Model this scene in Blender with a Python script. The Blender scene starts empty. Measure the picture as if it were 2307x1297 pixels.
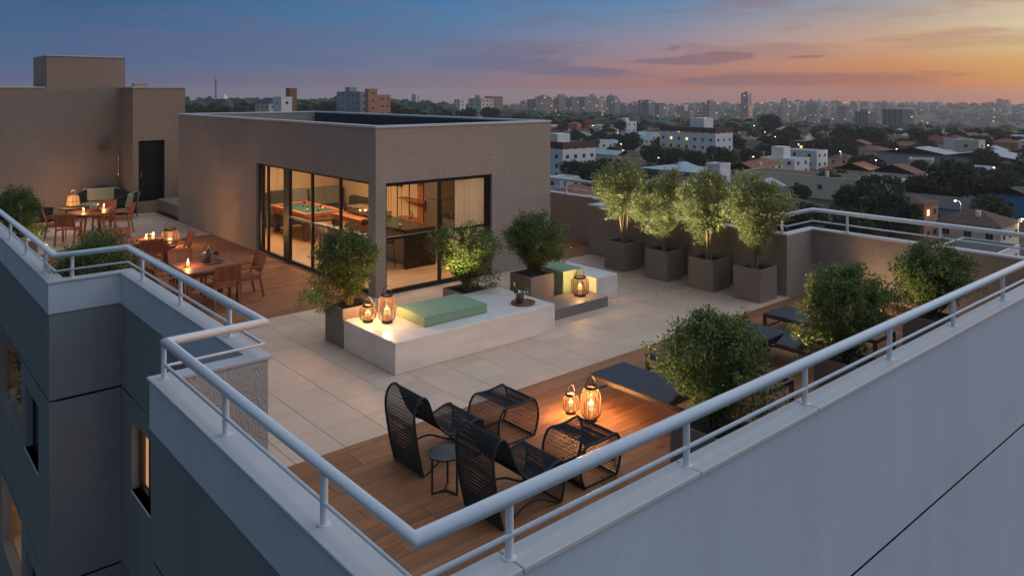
import bpy, bmesh, math, random
import numpy as np
from mathutils import Vector, Matrix
PI = math.pi
R = math.radians
random.seed(7)
S = bpy.context.scene
COL = S.collection

# ------------------------------------------------------------------ camera
CAM_H = 4.3
AX = R(49.2)                                   # angle from the view axis to the world X axis
FW = (math.cos(AX), math.sin(AX)); RT = (math.sin(AX), -math.cos(AX))
cam = bpy.data.cameras.new('camera'); camo = bpy.data.objects.new('camera', cam); COL.objects.link(camo)
camo.location = (0, 0, CAM_H); camo.rotation_euler = (PI/2, 0, -(PI/2 - AX))
cam.sensor_width = 36; cam.lens = 1728/2307*36; cam.shift_y = -440/2307
cam.clip_start = 0.1; cam.clip_end = 40000
S.camera = camo

# ------------------------------------------------------------------ view, samples
S.view_settings.view_transform = 'Standard'; S.view_settings.look = 'None'
S.view_settings.exposure = 0; S.view_settings.gamma = 1; S.view_settings.use_curve_mapping = False
S.render.engine = 'CYCLES'
S.cycles.use_denoising = True
S.cycles.max_bounces = 7; S.cycles.diffuse_bounces = 4; S.cycles.glossy_bounces = 3
S.cycles.transparent_max_bounces = 16; S.cycles.transmission_bounces = 4; S.cycles.volume_bounces = 0
S.cycles.sample_clamp_indirect = 3.0
S.cycles.caustics_reflective = False; S.cycles.caustics_refractive = False

def lin(h):
    h = h.lstrip('#'); v = [int(h[i:i+2], 16)/255 for i in (0, 2, 4)]
    return tuple(x/12.92 if x <= .04045 else ((x+.055)/1.055)**2.4 for x in v)

# ------------------------------------------------------------------ sky (dusk: blue west-to-east gradient, sunset to the right)
SUN_AZ = R(-14)                                  # azimuth from world X
SUN_EL = R(3)
W = bpy.data.worlds.new('World'); S.world = W; W.use_nodes = True
wt = W.node_tree; wt.nodes.clear()
class NX:
    """tiny expression builder for shader maths"""
    def __init__(s, t): s.t = t
    def n(s, typ, **kw):
        nd = s.t.nodes.new(typ)
        for k, v in kw.items(): setattr(nd, k, v)
        return nd
    def put(s, sock, v):
        if isinstance(v, bpy.types.NodeSocket): s.t.links.new(v, sock)
        elif v is not None: sock.default_value = v
    def m(s, op, a, b=None, c=None, clamp=False):
        nd = s.n('ShaderNodeMath', operation=op, use_clamp=clamp)
        for i, v in enumerate((a, b, c)):
            if v is not None: s.put(nd.inputs[i], v)
        return nd.outputs[0]
    def ss(s, x, lo, hi):
        nd = s.n('ShaderNodeMapRange', interpolation_type='SMOOTHSTEP')
        s.put(nd.inputs[0], x); nd.inputs[1].default_value = lo; nd.inputs[2].default_value = hi
        return nd.outputs[0]
    def mr(s, x, lo, hi, a=0, b=1):
        nd = s.n('ShaderNodeMapRange'); s.put(nd.inputs[0], x)
        for i, v in enumerate((lo, hi, a, b)): nd.inputs[i+1].default_value = v
        return nd.outputs[0]
    def mix(s, f, a, b, mode='MIX'):
        nd = s.n('ShaderNodeMix', data_type='RGBA', blend_type=mode)
        s.put(nd.inputs[0], f); s.put(nd.inputs[6], a if isinstance(a, bpy.types.NodeSocket) else (*a, 1))
        s.put(nd.inputs[7], b if isinstance(b, bpy.types.NodeSocket) else (*b, 1))
        return nd.outputs[2]
    def ramp(s, x, stops, interp='LINEAR'):
        nd = s.n('ShaderNodeValToRGB'); s.put(nd.inputs[0], x); cr = nd.color_ramp; cr.interpolation = interp
        while len(cr.elements) < len(stops): cr.elements.new(.5)
        for e, (p, c) in zip(cr.elements, stops):
            e.position = p; e.color = (*c, 1) if len(c) == 3 else c
        return nd.outputs[0]
    def comb(s, x, y, z):
        nd = s.n('ShaderNodeCombineXYZ')
        for i, v in enumerate((x, y, z)): s.put(nd.inputs[i], v)
        return nd.outputs[0]
    def noise(s, vec, scale=1, detail=4, rough=.5, dist=0):
        nd = s.n('ShaderNodeTexNoise'); s.put(nd.inputs['Vector'], vec)
        nd.inputs['Scale'].default_value = scale; nd.inputs['Detail'].default_value = detail
        nd.inputs['Roughness'].default_value = rough; nd.inputs['Distortion'].default_value = dist
        return nd.outputs[0]
X = NX(wt)
tc = X.n('ShaderNodeTexCoord'); sep = X.n('ShaderNodeSeparateXYZ'); wt.links.new(tc.outputs['Generated'], sep.inputs[0])
dx, dy, dz = sep.outputs
el = X.m('MULTIPLY', X.m('ARCSINE', dz), 180/PI)                     # elevation, degrees
az = X.m('MULTIPLY', X.m('ARCTAN2', dy, dx), 180/PI)                 # azimuth from X, degrees
aa = X.m('ABSOLUTE', az)
ef = X.mr(el, -1.2, 8.0)
def ep(v): return (math.degrees(math.atan((208.5-v)/1728)) + 1.2)/9.2
def column(vs): return X.ramp(ef, [(max(0, ep(v)), lin(c)) for v, c in vs])
cols = [
 (0,    column([(236, 'd08050'), (205, 'ee9a4a'), (150, 'eab060'), (95, 'ecc482'), (40, 'e4c494'), (0, 'd8c098')])),
 (15.6, column([(236, 'c47650'), (205, 'd98a4a'), (150, 'd4a566'), (95, 'dcc9a2'), (40, 'cdbba0'), (0, 'bdaea4')])),
 (23.2, column([(236, 'b4603f'), (205, 'bc6a3e'), (150, 'cb8f68'), (95, 'c8a48a'), (40, 'aa9f9c'), (0, '8f9bab')])),
 (37.8, column([(236, 'a05a4c'), (205, 'a86a5c'), (150, 'a4807e'), (95, '94899a'), (40, '7488a4'), (0, '6285aa')])),
 (54.3, column([(236, '8a6a70'), (205, '836f7a'), (150, '74778f'), (95, '617696'), (40, '527aa2'), (0, '4b78a4')])),
 (78,   column([(236, '6a6480'), (205, '63637f'), (150, '55678a'), (95, '486688'), (40, '406288'), (0, '3b6086')])),
 (150,  column([(236, '56607c'), (205, '52607c'), (150, '4c6080'), (95, '466082'), (40, '406082'), (0, '3e5f82')])),
]
sky = cols[0][1]
for (a0, c0), (a1, c1) in zip(cols, cols[1:]):
    sky = X.mix(X.mr(aa, a0, a1), sky, c1)
# thin cloud banks: stretched noise in azimuth / elevation
cv = X.comb(X.m('MULTIPLY', az, .11), X.m('MULTIPLY', el, .75), 3.3)
n1 = X.noise(cv, 1.0, 6, .55, .35)
cv2 = X.comb(X.m('MULTIPLY', az, .34), X.m('MULTIPLY', el, 1.7), 8.1)
n2 = X.noise(cv2, 1.0, 6, .6, .4)
def gauss(a, wa, e, we):
    p = X.m('POWER', X.m('DIVIDE', X.m('SUBTRACT', az, a), wa), 2)
    q = X.m('POWER', X.m('DIVIDE', X.m('SUBTRACT', el, e), we), 2)
    return X.m('EXPONENT', X.m('MULTIPLY', X.m('ADD', p, q), -1))
def wsum(*gs):
    r = None
    for w, g in gs:
        q = X.m('MULTIPLY', g, w); r = q if r is None else X.m('ADD', r, q)
    return r
bank = wsum((.85, gauss(24, 15, .85, .75)), (.62, gauss(60, 16, 2.3, 1.3)), (.66, gauss(46, 9, 1.7, .7)), (.72, gauss(72, 12, 3.4, 1.7)))
bm = X.ss(X.m('ADD', X.m('MULTIPLY', X.m('SUBTRACT', n1, .5), 2.6), X.m('SUBTRACT', bank, .50)), 0.0, .42)
small = wsum((.95, gauss(36.8, 4.6, 2.35, .42)), (.7, gauss(37.0, 3.0, 3.25, .26)), (.75, gauss(32.8, 2.6, 2.75, .28)), (.62, gauss(28.3, 1.7, 2.5, .14)), (.62, gauss(19, 5, 1.05, .25)), (.5, gauss(16, 4, .55, .2)))
sm = X.ss(X.m('ADD', X.m('MULTIPLY', X.m('SUBTRACT', n2, .5), 2.4), X.m('SUBTRACT', small, .50)), 0.0, .30)
high = X.m('MULTIPLY', X.ss(X.m('SUBTRACT', n1, .5), -.06, .16), X.ss(el, 1.5, 4.0))
ccol = X.ramp(X.mr(aa, 0, 90), [(0, lin('d2a878')), (.2, lin('ac7a62')), (.33, lin('94696a')), (.45, lin('75687c')), (.62, lin('66708f')), (.9, lin('51628a')), (1, lin('4c5c80'))])
sky = X.mix(X.m('MULTIPLY', bm, .80), sky, ccol)
sky = X.mix(X.m('MULTIPLY', sm, .72), sky, ccol)
sky = X.mix(X.m('MULTIPLY', high, .50), sky, ccol)
# the dome above the frame goes on to a deeper blue; a dim physical sky is laid under it
dome = X.mix(X.ss(X.m('ABSOLUTE', X.m('ADD', az, 32)), 20, 150), (.80, .92, 1.12), lin('3d4f67'))
sky = X.mix(X.ss(el, 6.5, 40), sky, dome)
nis = X.n('ShaderNodeTexSky', sky_type='NISHITA'); nis.sun_disc = False
nis.sun_elevation = SUN_EL; nis.sun_rotation = PI/2 - SUN_AZ
sky = X.mix(X.m('MULTIPLY', X.ss(el, 8, 30), .10), sky, nis.outputs[0], 'ADD')
sky = X.mix(X.ss(el, -1.5, -8), sky, lin('38404c'))
bg = X.n('ShaderNodeBackground'); wt.links.new(sky, bg.inputs[0]); bg.inputs[1].default_value = 1.0
wo = X.n('ShaderNodeOutputWorld'); wt.links.new(bg.outputs[0], wo.inputs[0])

# ------------------------------------------------------------------ last sun light
sun = bpy.data.lights.new('sun', 'SUN'); sun.energy = .95; sun.angle = R(9); sun.color = (1, .50, .26)
suno = bpy.data.objects.new('sun', sun); COL.objects.link(suno)
sv = Vector((math.cos(SUN_AZ)*math.cos(SUN_EL), math.sin(SUN_AZ)*math.cos(SUN_EL), math.sin(SUN_EL)))
suno.rotation_euler = sv.to_track_quat('Z', 'Y').to_euler()

# ================================================================== helpers
def tag(o, label=None, cat=None, group=None, kind=None):
    if label: o['label'] = label
    if cat: o['category'] = cat
    if group: o['group'] = group
    if kind: o['kind'] = kind
    return o
def thing(name, label=None, cat=None, loc=(0, 0, 0), rotz=0, group=None, kind=None):
    o = bpy.data.objects.new(name, None); COL.objects.link(o)
    o.location = loc; o.rotation_euler = (0, 0, rotz); o.empty_display_size = .2
    return tag(o, label, cat, group, kind)
def inst(name, mesh, parent=None, loc=(0, 0, 0), rot=(0, 0, 0), scale=(1, 1, 1)):
    o = bpy.data.objects.new(name, mesh); COL.objects.link(o); o.parent = parent
    o.location = loc; o.rotation_euler = rot; o.scale = scale
    return o
def dup(root, loc=None, rotz=None, label=None, group=None, scale=None):
    def cp(o, par):
        c = o.copy(); COL.objects.link(c); c.parent = par
        for ch in list(o.children): cp(ch, c)
        return c
    r = cp(root, None)
    if loc is not None: r.location = loc
    if rotz is not None: r.rotation_euler = (0, 0, rotz)
    if scale is not None: r.scale = (scale,)*3 if not hasattr(scale, '__len__') else scale
    if label: r['label'] = label
    if group: r['group'] = group
    return r

class MB:
    def __init__(s): s.v = []; s.f = []; s.sm = []; s.mi = []; s.cur = 0
    def add(s, vs, fs, smooth=False):
        b = len(s.v); s.v += [tuple(p) for p in vs]
        for f in fs: s.f.append([b+i for i in f]); s.sm.append(smooth); s.mi.append(s.cur)
        return s
    def box(s, x0, y0, z0, x1, y1, z1):
        vs = [(x, y, z) for z in (z0, z1) for y in (y0, y1) for x in (x0, x1)]
        return s.add(vs, [(0, 2, 3, 1), (4, 5, 7, 6), (0, 1, 5, 4), (2, 6, 7, 3), (0, 4, 6, 2), (1, 3, 7, 5)])
    def obox(s, c, d, rz=0, mtx=None):
        M_ = mtx if mtx is not None else Matrix.Rotation(rz, 3, 'Z')
        vs = []
        for z in (-.5, .5):
            for y in (-.5, .5):
                for x in (-.5, .5): vs.append(Vector(c) + M_ @ Vector((x*d[0], y*d[1], z*d[2])))
        return s.add(vs, [(0, 2, 3, 1), (4, 5, 7, 6), (0, 1, 5, 4), (2, 6, 7, 3), (0, 4, 6, 2), (1, 3, 7, 5)])
    def bar(s, p, q, w, h=None, up=(0, 0, 1)):
        p = Vector(p); q = Vector(q); h = w if h is None else h
        d = (q-p); L = d.length; d.normalize(); u = Vector(up)
        if abs(d.dot(u)) > .98: u = Vector((0, 1, 0))
        r = d.cross(u).normalized(); u = r.cross(d).normalized()
        M_ = Matrix((r, d, u)).transposed()
        return s.obox((p+q)/2, (w, L, h), mtx=M_)
    def tube(s, pts, r, n=8, closed=False, caps=True):
        P = [Vector(p) for p in pts]; m = len(P); rings = []
        rr = r if hasattr(r, '__len__') else [r]*m
        prev = None
        for i in range(m):
            if closed: t = (P[(i+1) % m]-P[i-1])
            else: t = P[min(i+1, m-1)]-P[max(i-1, 0)]
            t.normalize()
            if prev is None:
                a = Vector((0, 0, 1)) if abs(t.z) < .9 else Vector((1, 0, 0))
                nrm = t.cross(a).normalized()
            else:
                nrm = (prev - t*prev.dot(t))
                nrm = nrm.normalized() if nrm.length > 1e-6 else t.orthogonal().normalized()
            prev = nrm; b = t.cross(nrm)
            # widen at mitres so bends keep their thickness
            k = 1.0
            if 0 < i < m-1 or closed:
                d0 = (P[i]-P[i-1]).normalized(); d1 = (P[(i+1) % m]-P[i]).normalized()
                k = 1/max(.5, math.sqrt(max(0.05, (1+d0.dot(d1))/2)))
                side = (d1-d0)
                side = side.normalized() if side.length > 1e-5 else None
            else: side = None
            ring = []
            for j in range(n):
                a = 2*PI*j/n; o = (nrm*math.cos(a)+b*math.sin(a))*rr[i]
                if side is not None: o = o + side*(o.dot(side))*(k-1)
                ring.append(P[i]+o)
            rings.append(ring)
        vs = [p for rg in rings for p in rg]; fs = []
        for i in range(m if closed else m-1):
            a, b = i*n, ((i+1) % m)*n
            for j in range(n): fs.append((a+j, a+(j+1) % n, b+(j+1) % n, b+j))
        s.add(vs, fs, True)
        if caps and not closed:
            s.add(rings[0], [tuple(range(n))[::-1]]); s.add(rings[-1], [tuple(range(n))])
        return s
    def lathe(s, prof, n=16, c=(0, 0, 0), smooth=True):
        vs = []; fs = []
        for r, z in prof:
            for j in range(n):
                a = 2*PI*j/n; vs.append((c[0]+r*math.cos(a), c[1]+r*math.sin(a), c[2]+z))
        for i in range(len(prof)-1):
            for j in range(n): fs.append((i*n+j, i*n+(j+1) % n, (i+1)*n+(j+1) % n, (i+1)*n+j))
        s.add(vs, fs, smooth)
        return s
    def disc(s, r, z, n=16, c=(0, 0), up=True):
        vs = [(c[0]+r*math.cos(2*PI*j/n), c[1]+r*math.sin(2*PI*j/n), z) for j in range(n)]
        return s.add(vs, [tuple(range(n)) if up else tuple(range(n))[::-1]])
    def cyl(s, r, z0, z1, n=16, c=(0, 0), r1=None):
        r1 = r if r1 is None else r1
        s.lathe([(r, z0), (r1, z1)], n, (c[0], c[1], 0)); s.disc(r1, z1, n, c); s.disc(r, z0, n, c, False)
        return s
    def prism(s, poly, z0, z1):
        n = len(poly); vs = [(x, y, z0) for x, y in poly]+[(x, y, z1) for x, y in poly]
        fs = [tuple(range(n))[::-1], tuple(range(n, 2*n))]+[(i, (i+1) % n, n+(i+1) % n, n+i) for i in range(n)]
        return s.add(vs, fs)
    def mesh(s, name, mat, bevel=0, seg=2):
        me = bpy.data.meshes.new(name); me.from_pydata(s.v, [], s.f)
        for p, q in zip(me.polygons, s.sm): p.use_smooth = q
        mats = mat if isinstance(mat, (list, tuple)) else [mat]
        for mt in mats: me.materials.append(mt)
        if len(mats) > 1:
            for p, q in zip(me.polygons, s.mi): p.material_index = q
        if bevel:
            b = bmesh.new(); b.from_mesh(me)
            bmesh.ops.bevel(b, geom=[e for e in b.edges if len(e.link_faces) == 2 and e.calc_face_angle(0) > .5], offset=bevel, segments=seg, affect='EDGES', profile=.5)
            b.to_mesh(me); b.free()
        return me
    def build(s, name, mat, parent=None, bevel=0, loc=(0, 0, 0), rot=(0, 0, 0), seg=2):
        return inst(name, s.mesh(name, mat, bevel, seg), parent, loc, rot)
def BX(x0, y0, z0, x1, y1, z1): return MB().box(x0, y0, z0, x1, y1, z1)

def wall_holes(axis, pos, thick, u0, u1, z0, z1, holes):
    """wall in plane axis=pos ('x' or 'y'), body from pos to pos+thick, with rectangular openings (ua,ub,za,zb)"""
    us = sorted({u0, u1, *[h[0] for h in holes], *[h[1] for h in holes]}); us = [u for u in us if u0 <= u <= u1]
    zs = sorted({z0, z1, *[h[2] for h in holes], *[h[3] for h in holes]}); zs = [z for z in zs if z0 <= z <= z1]
    def solid(i, j):
        if i < 0 or j < 0 or i >= len(us)-1 or j >= len(zs)-1: return False
        uc = (us[i]+us[i+1])/2; zc = (zs[j]+zs[j+1])/2
        return not any(h[0] < uc < h[1] and h[2] < zc < h[3] for h in holes)
    m = MB()
    def P(u, d, z): return (pos+d, u, z) if axis == 'x' else (u, pos+d, z)
    for i in range(len(us)-1):
        for j in range(len(zs)-1):
            if not solid(i, j): continue
            a, b, c, d = us[i], us[i+1], zs[j], zs[j+1]
            for t in (0, thick): m.add([P(a, t, c), P(b, t, c), P(b, t, d), P(a, t, d)], [(0, 1, 2, 3)])
            if not solid(i-1, j): m.add([P(a, 0, c), P(a, thick, c), P(a, thick, d), P(a, 0, d)], [(0, 1, 2, 3)])
            if not solid(i+1, j): m.add([P(b, 0, c), P(b, thick, c), P(b, thick, d), P(b, 0, d)], [(0, 1, 2, 3)])
            if not solid(i, j-1): m.add([P(a, 0, c), P(b, 0, c), P(b, thick, c), P(a, thick, c)], [(0, 1, 2, 3)])
            if not solid(i, j+1): m.add([P(a, 0, d), P(b, 0, d), P(b, thick, d), P(a, thick, d)], [(0, 1, 2, 3)])
    return m

# ================================================================== materials
MATS = {}
def mat(name, col, rough=.6, metal=0., spec=.5, var=None, bump=None, rnd=0, coat=0, emit=None, wood=None, streak=None):
    m = bpy.data.materials.new(name); m.use_nodes = True; t = m.node_tree; N = NX(t)
    b = t.nodes['Principled BSDF']; MATS[name] = m
    col = lin(col) if isinstance(col, str) else col
    b.inputs['Roughness'].default_value = rough; b.inputs['Metallic'].default_value = metal
    b.inputs['Specular IOR Level'].default_value = spec
    if coat: b.inputs['Coat Weight'].default_value = coat; b.inputs['Coat Roughness'].default_value = .15
    tc = N.n('ShaderNodeTexCoord'); oi = N.n('ShaderNodeObjectInfo')
    def vec(st, off=True):
        mp = N.n('ShaderNodeMapping'); t.links.new(tc.outputs['Object'], mp.inputs[0]); mp.inputs['Scale'].default_value = st
        if off:
            cb = N.m('MULTIPLY', oi.outputs['Random'], 37.0); t.links.new(N.comb(cb, cb, cb), mp.inputs['Location'])
        return mp.outputs[0]
    c = None
    if var:
        sc, amt, st = var
        nz = N.noise(vec(st), sc, 5, .6)
        k = N.mr(nz, .25, .75, 1-amt, 1+amt)
        c = N.mix(1.0, col, N.comb(k, k, k), 'MULTIPLY')
    if wood:
        st, amt = wood
        g = N.noise(vec(st), 1.0, 6, .65, 1.2)
        g2 = N.noise(vec((st[0]*.35, st[1]*.35, st[2]*.35)), 1.0, 3, .5, .5)
        k = N.mr(g, .3, .7, 1-amt, 1+amt); k2 = N.mr(g2, .3, .7, 1-amt*.7, 1+amt*.7)
        c = N.mix(1.0, c if c is not None else col, N.comb(k, k, k), 'MULTIPLY')
        c = N.mix(1.0, c, N.comb(k2, k2, k2), 'MULTIPLY')
    if streak:
        k = N.mr(N.noise(vec((streak[0], streak[0], streak[0]*.10), False), 1.0, 6, .65), .3, .7, 1-streak[1], 1+streak[1])
        c = N.mix(1.0, c if c is not None else col, N.comb(k, k, k), 'MULTIPLY')
    if rnd:
        k = N.mr(oi.outputs['Random'], 0, 1, 1-rnd, 1+rnd)
        c = N.mix(1.0, c if c is not None else col, N.comb(k, k, k), 'MULTIPLY')
    N.put(b.inputs['Base Color'], c if c is not None else (*col, 1))
    if bump:
        sc, strg, dist, st = bump
        nz = N.noise(vec(st, False), sc, 3, .55, .3)
        bp = N.n('ShaderNodeBump'); bp.inputs['Strength'].default_value = strg; bp.inputs['Distance'].default_value = dist
        t.links.new(nz, bp.inputs['Height']); t.links.new(bp.outputs[0], b.inputs['Normal'])
    if emit:
        ec, es = emit; b.inputs['Emission Color'].default_value = (*ec, 1); b.inputs['Emission Strength'].default_value = es
    return m
M = MATS
mat('stucco', (.45, .37, .305), .9, spec=.2, var=(1.5, .05, (1, 1, 1)), bump=(1, 1.0, .055, (46, 46, 14)))
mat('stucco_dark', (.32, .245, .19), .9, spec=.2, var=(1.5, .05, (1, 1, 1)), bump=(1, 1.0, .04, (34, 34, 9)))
mat('stucco_rough', (.56, .50, .44), .9, spec=.2, var=(1.5, .05, (1, 1, 1)), bump=(1, 1.0, .035, (58, 58, 24)))
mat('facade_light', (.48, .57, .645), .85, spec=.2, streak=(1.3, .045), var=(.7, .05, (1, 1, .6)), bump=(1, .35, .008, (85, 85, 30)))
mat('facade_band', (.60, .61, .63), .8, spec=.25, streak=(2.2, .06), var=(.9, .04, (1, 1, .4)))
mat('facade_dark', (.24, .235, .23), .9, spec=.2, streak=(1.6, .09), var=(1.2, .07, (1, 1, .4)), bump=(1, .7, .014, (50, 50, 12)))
mat('groove', (.008, .008, .010), .95, spec=.1)
mat('coping', (.54, .53, .525), .55, spec=.4, var=(2.2, .05, (1, 1, 1)), rnd=.03)
mat('rail_paint', (.66, .68, .71), .28, spec=.5, coat=.3, var=(3, .03, (1, 1, 1)))
mat('tile', (.66, .475, .35), .55, spec=.3, var=(1.6, .11, (1, 1, 1)), rnd=.045)
mat('grout', (.19, .165, .14), .9)
mat('plank', (.31, .135, .062), .62, spec=.25, wood=((1.6, 26, 26), .22), rnd=.17)
mat('teak', (.36, .115, .05), .5, spec=.4, wood=((18, 18, 3), .2), rnd=.10)
mat('bench_stone', (.80, .72, .64), .35, spec=.4, var=(1.5, .17, (.5, 1, 2.4)))
mat('sage', (.25, .36, .235), .7, spec=.25, var=(3, .05, (1, 1, 1)))
mat('planter_grey', (.25, .20, .165), .6, spec=.35, var=(2, .08, (1, 1, 1)))
mat('plinth_grey', (.22, .195, .17), .5, spec=.4, var=(2, .08, (1, 1, 1)))
mat('soil', (.035, .022, .014), 1, bump=(40, 1, .03, (1, 1, 1)))
mat('bark', (.16, .10, .06), .9, var=(20, .3, (1, 1, .2)))
mat('bark_light', (.32, .21, .12), .85, var=(20, .25, (1, 1, .2)))
mat('black_metal', (.012, .012, .013), .4, spec=.5)
mat('dark_metal', (.05, .045, .04), .35, metal=.6)
mat('chrome', (.7, .7, .7), .15, metal=1)
mat('rope', (.030, .033, .034), .75, spec=.3)
mat('rope_frame', (.035, .037, .040), .6, spec=.35)
mat('table_black', (.035, .036, .038), .42, spec=.45)
mat('sling', (.05, .058, .075), .75, spec=.3, bump=(1, .3, .002, (300, 300, 300)))
mat('lounger_frame', (.085, .07, .058), .35, metal=.5)
mat('rattan', (.050, .020, .007), .55, spec=.4, rnd=.05)
mat('lantern_black', (.025, .018, .014), .5)
mat('wax', (.05, .03, .01), .6, emit=((1, .55, .18), 1.5))
mat('wax_low', (.03, .015, .006), .6, emit=((1, .30, .085), .72))
mat('flame', (1, .7, .3), .5, emit=((1, .66, .26), 9))
mat('paper_shade', (.12, .07, .03), .8, emit=((1, .42, .14), .62))
mat('cushion_beige', (.42, .38, .24), .85, var=(6, .05, (1, 1, 1)))
mat('weave_black', (.014, .015, .016), .7, bump=(1, .5, .004, (60, 60, 60)))
mat('sofa_green', (.040, .052, .052), .9, bump=(1, .2, .003, (200, 200, 200)))
mat('cushion_grey', (.17, .175, .165), .9)
mat('wall_cream', (.60, .46, .31), .8, var=(1, .03, (1, 1, 1)))
mat('ceiling_white', (.75, .70, .62), .9)
mat('floor_wood_light', (.50, .33, .20), .45, wood=((1.4, 14, 14), .14), rnd=.06)
mat('pool_wood', (.42, .15, .06), .35, spec=.5, wood=((4, 4, 4), .15))
mat('pool_cloth', (.018, .085, .075), .95)
mat('pool_leg', (.10, .06, .045), .4)
mat('granite', (.03, .023, .018), .22, spec=.6, var=(9, .5, (1, 1, 1)))
mat('marble', (.17, .13, .085), .2, spec=.5, var=(11, 1.4, (1, .5, 1)))
mat('copper_wood', (.36, .13, .055), .5, wood=((3, 3, 20), .2))
mat('fridge', (.15, .12, .10), .4, metal=.4)

mat('chair_shell', (.45, .36, .30), .6)
mat('navy', (.03, .04, .07), .8)
mat('red_flower', (.35, .008, .012), .6)
mat('bottle', (.02, .035, .015), .1, spec=.7)
mat('foil', (.55, .38, .15), .3, metal=.8)
mat('white_label', (.75, .72, .65), .6)
mat('bucket_metal', (.62, .60, .57), .22, metal=.9)
mat('tray_wood', (.20, .09, .05), .5, wood=((8, 8, 8), .2))
mat('whisky', (.30, .08, .015), .15)
mat('white_ceramic', (.75, .73, .7), .3)
mat('ball_white', (.8, .75, .6), .15); mat('ball_red', (.5, .03, .02), .15); mat('ball_orange', (.8, .25, .03), .15)
mat('ball_blue', (.03, .06, .4), .15); mat('ball_purple', (.2, .04, .3), .15); mat('ball_black', (.01, .01, .01), .15); mat('ball_yellow', (.8, .55, .08), .15)
mat('led', (1, .9, .7), .5, emit=((1, .72, .42), 7))
mat('lamp_glow', (1, .8, .5), .5, emit=((1, .70, .36), 9))
mat('window_glow', (1, .7, .4), .8, emit=((1, .50, .24), .75))
mat('tv', (.02, .15, .06), .3, emit=((.12, .5, .2), .5))

def glass_mat(name, tint=(1, 1, 1), refl=1.0):
    m = bpy.data.materials.new(name); m.use_nodes = True; t = m.node_tree; N = NX(t)
    t.nodes.remove(t.nodes['Principled BSDF']); out = t.nodes['Material Output']
    tr = N.n('ShaderNodeBsdfTransparent'); tr.inputs[0].default_value = (*tint, 1)
    gl = N.n('ShaderNodeBsdfGlossy'); gl.inputs['Roughness'].default_value = .02
    ge = N.n('ShaderNodeNewGeometry'); dt = N.n('ShaderNodeVectorMath', operation='DOT_PRODUCT')
    t.links.new(ge.outputs['Incoming'], dt.inputs[0]); t.links.new(ge.outputs['Normal'], dt.inputs[1])
    f5 = N.m('POWER', N.m('SUBTRACT', 1, N.m('ABSOLUTE', dt.outputs['Value'])), 5)
    mx = N.n('ShaderNodeMixShader'); N.put(mx.inputs[0], N.m('MULTIPLY', N.m('ADD', N.m('MULTIPLY', f5, .96), .04), refl, clamp=True))
    t.links.new(tr.outputs[0], mx.inputs[1]); t.links.new(gl.outputs[0], mx.inputs[2]); t.links.new(mx.outputs[0], out.inputs[0])
    M[name] = m
glass_mat('pane', (.96, .955, .945), .55)
glass_mat('clear_glass', (.95, .95, .94), 1.8)

def leaf_mat(name, dark, light, trans=.3, rough=.5):
    m = bpy.data.materials.new(name); m.use_nodes = True; t = m.node_tree; N = NX(t)
    b = t.nodes['Principled BSDF']; out = t.nodes['Material Output']
    g = N.n('ShaderNodeNewGeometry')
    c = N.ramp(g.outputs['Random Per Island'], [(0, dark), (.6, tuple((a+b2)/2 for a, b2 in zip(dark, light))), (1, light)])
    t.links.new(c, b.inputs['Base Color']); b.inputs['Roughness'].default_value = rough; b.inputs['Specular IOR Level'].default_value = .35
    tl = N.n('ShaderNodeBsdfTranslucent'); t.links.new(c, tl.inputs[0])
    mx = N.n('ShaderNodeMixShader'); mx.inputs[0].default_value = trans
    t.links.new(b.outputs[0], mx.inputs[1]); t.links.new(tl.outputs[0], mx.inputs[2]); t.links.new(mx.outputs[0], out.inputs[0])
    M[name] = m
leaf_mat('curtain', (.46, .43, .40), (.50, .47, .44), .5, .9)
leaf_mat('leaf', (.06, .095, .026), (.21, .27, .08), .35)
leaf_mat('dry_leaf', (.10, .06, .02), (.20, .14, .05), .1)
leaf_mat('leaf_light', (.19, .22, .08), (.46, .48, .21), .38)
leaf_mat('tree_leaf', (.018, .046, .024), (.06, .11, .045), .15, .7)
leaf_mat('tree_leaf_warm', (.03, .036, .014), (.075, .075, .028), .12, .7)

# city materials
def cm(name, col, **k): return mat(name, col, k.pop('rough', .85), spec=.2, var=(.35, .10, (1, 1, 1)), **k)
cm('city_white', (.80, .76, .72)); cm('city_cream', (.74, .62, .45)); cm('city_pink', (.60, .38, .30)); cm('city_brick', (.32, .15, .08))
cm('city_grey', (.34, .35, .38)); cm('city_brown', (.13, .065, .055)); cm('city_orange', (.48, .23, .14)); cm('city_bluegrey', (.17, .21, .26))
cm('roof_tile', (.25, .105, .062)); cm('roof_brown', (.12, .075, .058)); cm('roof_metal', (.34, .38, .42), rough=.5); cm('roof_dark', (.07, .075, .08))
cm('city_red', (.28, .03, .035)); cm('tarp_blue', (.05, .22, .40))
mat('tower_concrete', (.30, .29, .29), .8, var=(.05, .15, (1, 1, 1)), rnd=.2)
mat('tower_warm', (.40, .30, .25), .8, var=(.05, .12, (1, 1, 1)), rnd=.2)
mat('win_dark', (.03, .035, .045), .2, spec=.6)
mat('win_lit', (.9, .6, .3), .5, emit=((1, .58, .22), 1.6))
mat('win_frame', (.45, .44, .42), .6)
mat('street_white', (1, 1, 1), .5, emit=((1, .80, .50), 22))
mat('street_cyan', (.5, 1, 1), .5, emit=((.35, .8, 1), 12))
mat('far_light', (1, 1, 1), .5, emit=((1, .72, .40), 4))
mat('asphalt', (.05, .05, .052), .9, var=(.2, .15, (1, 1, 1)))

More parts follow.
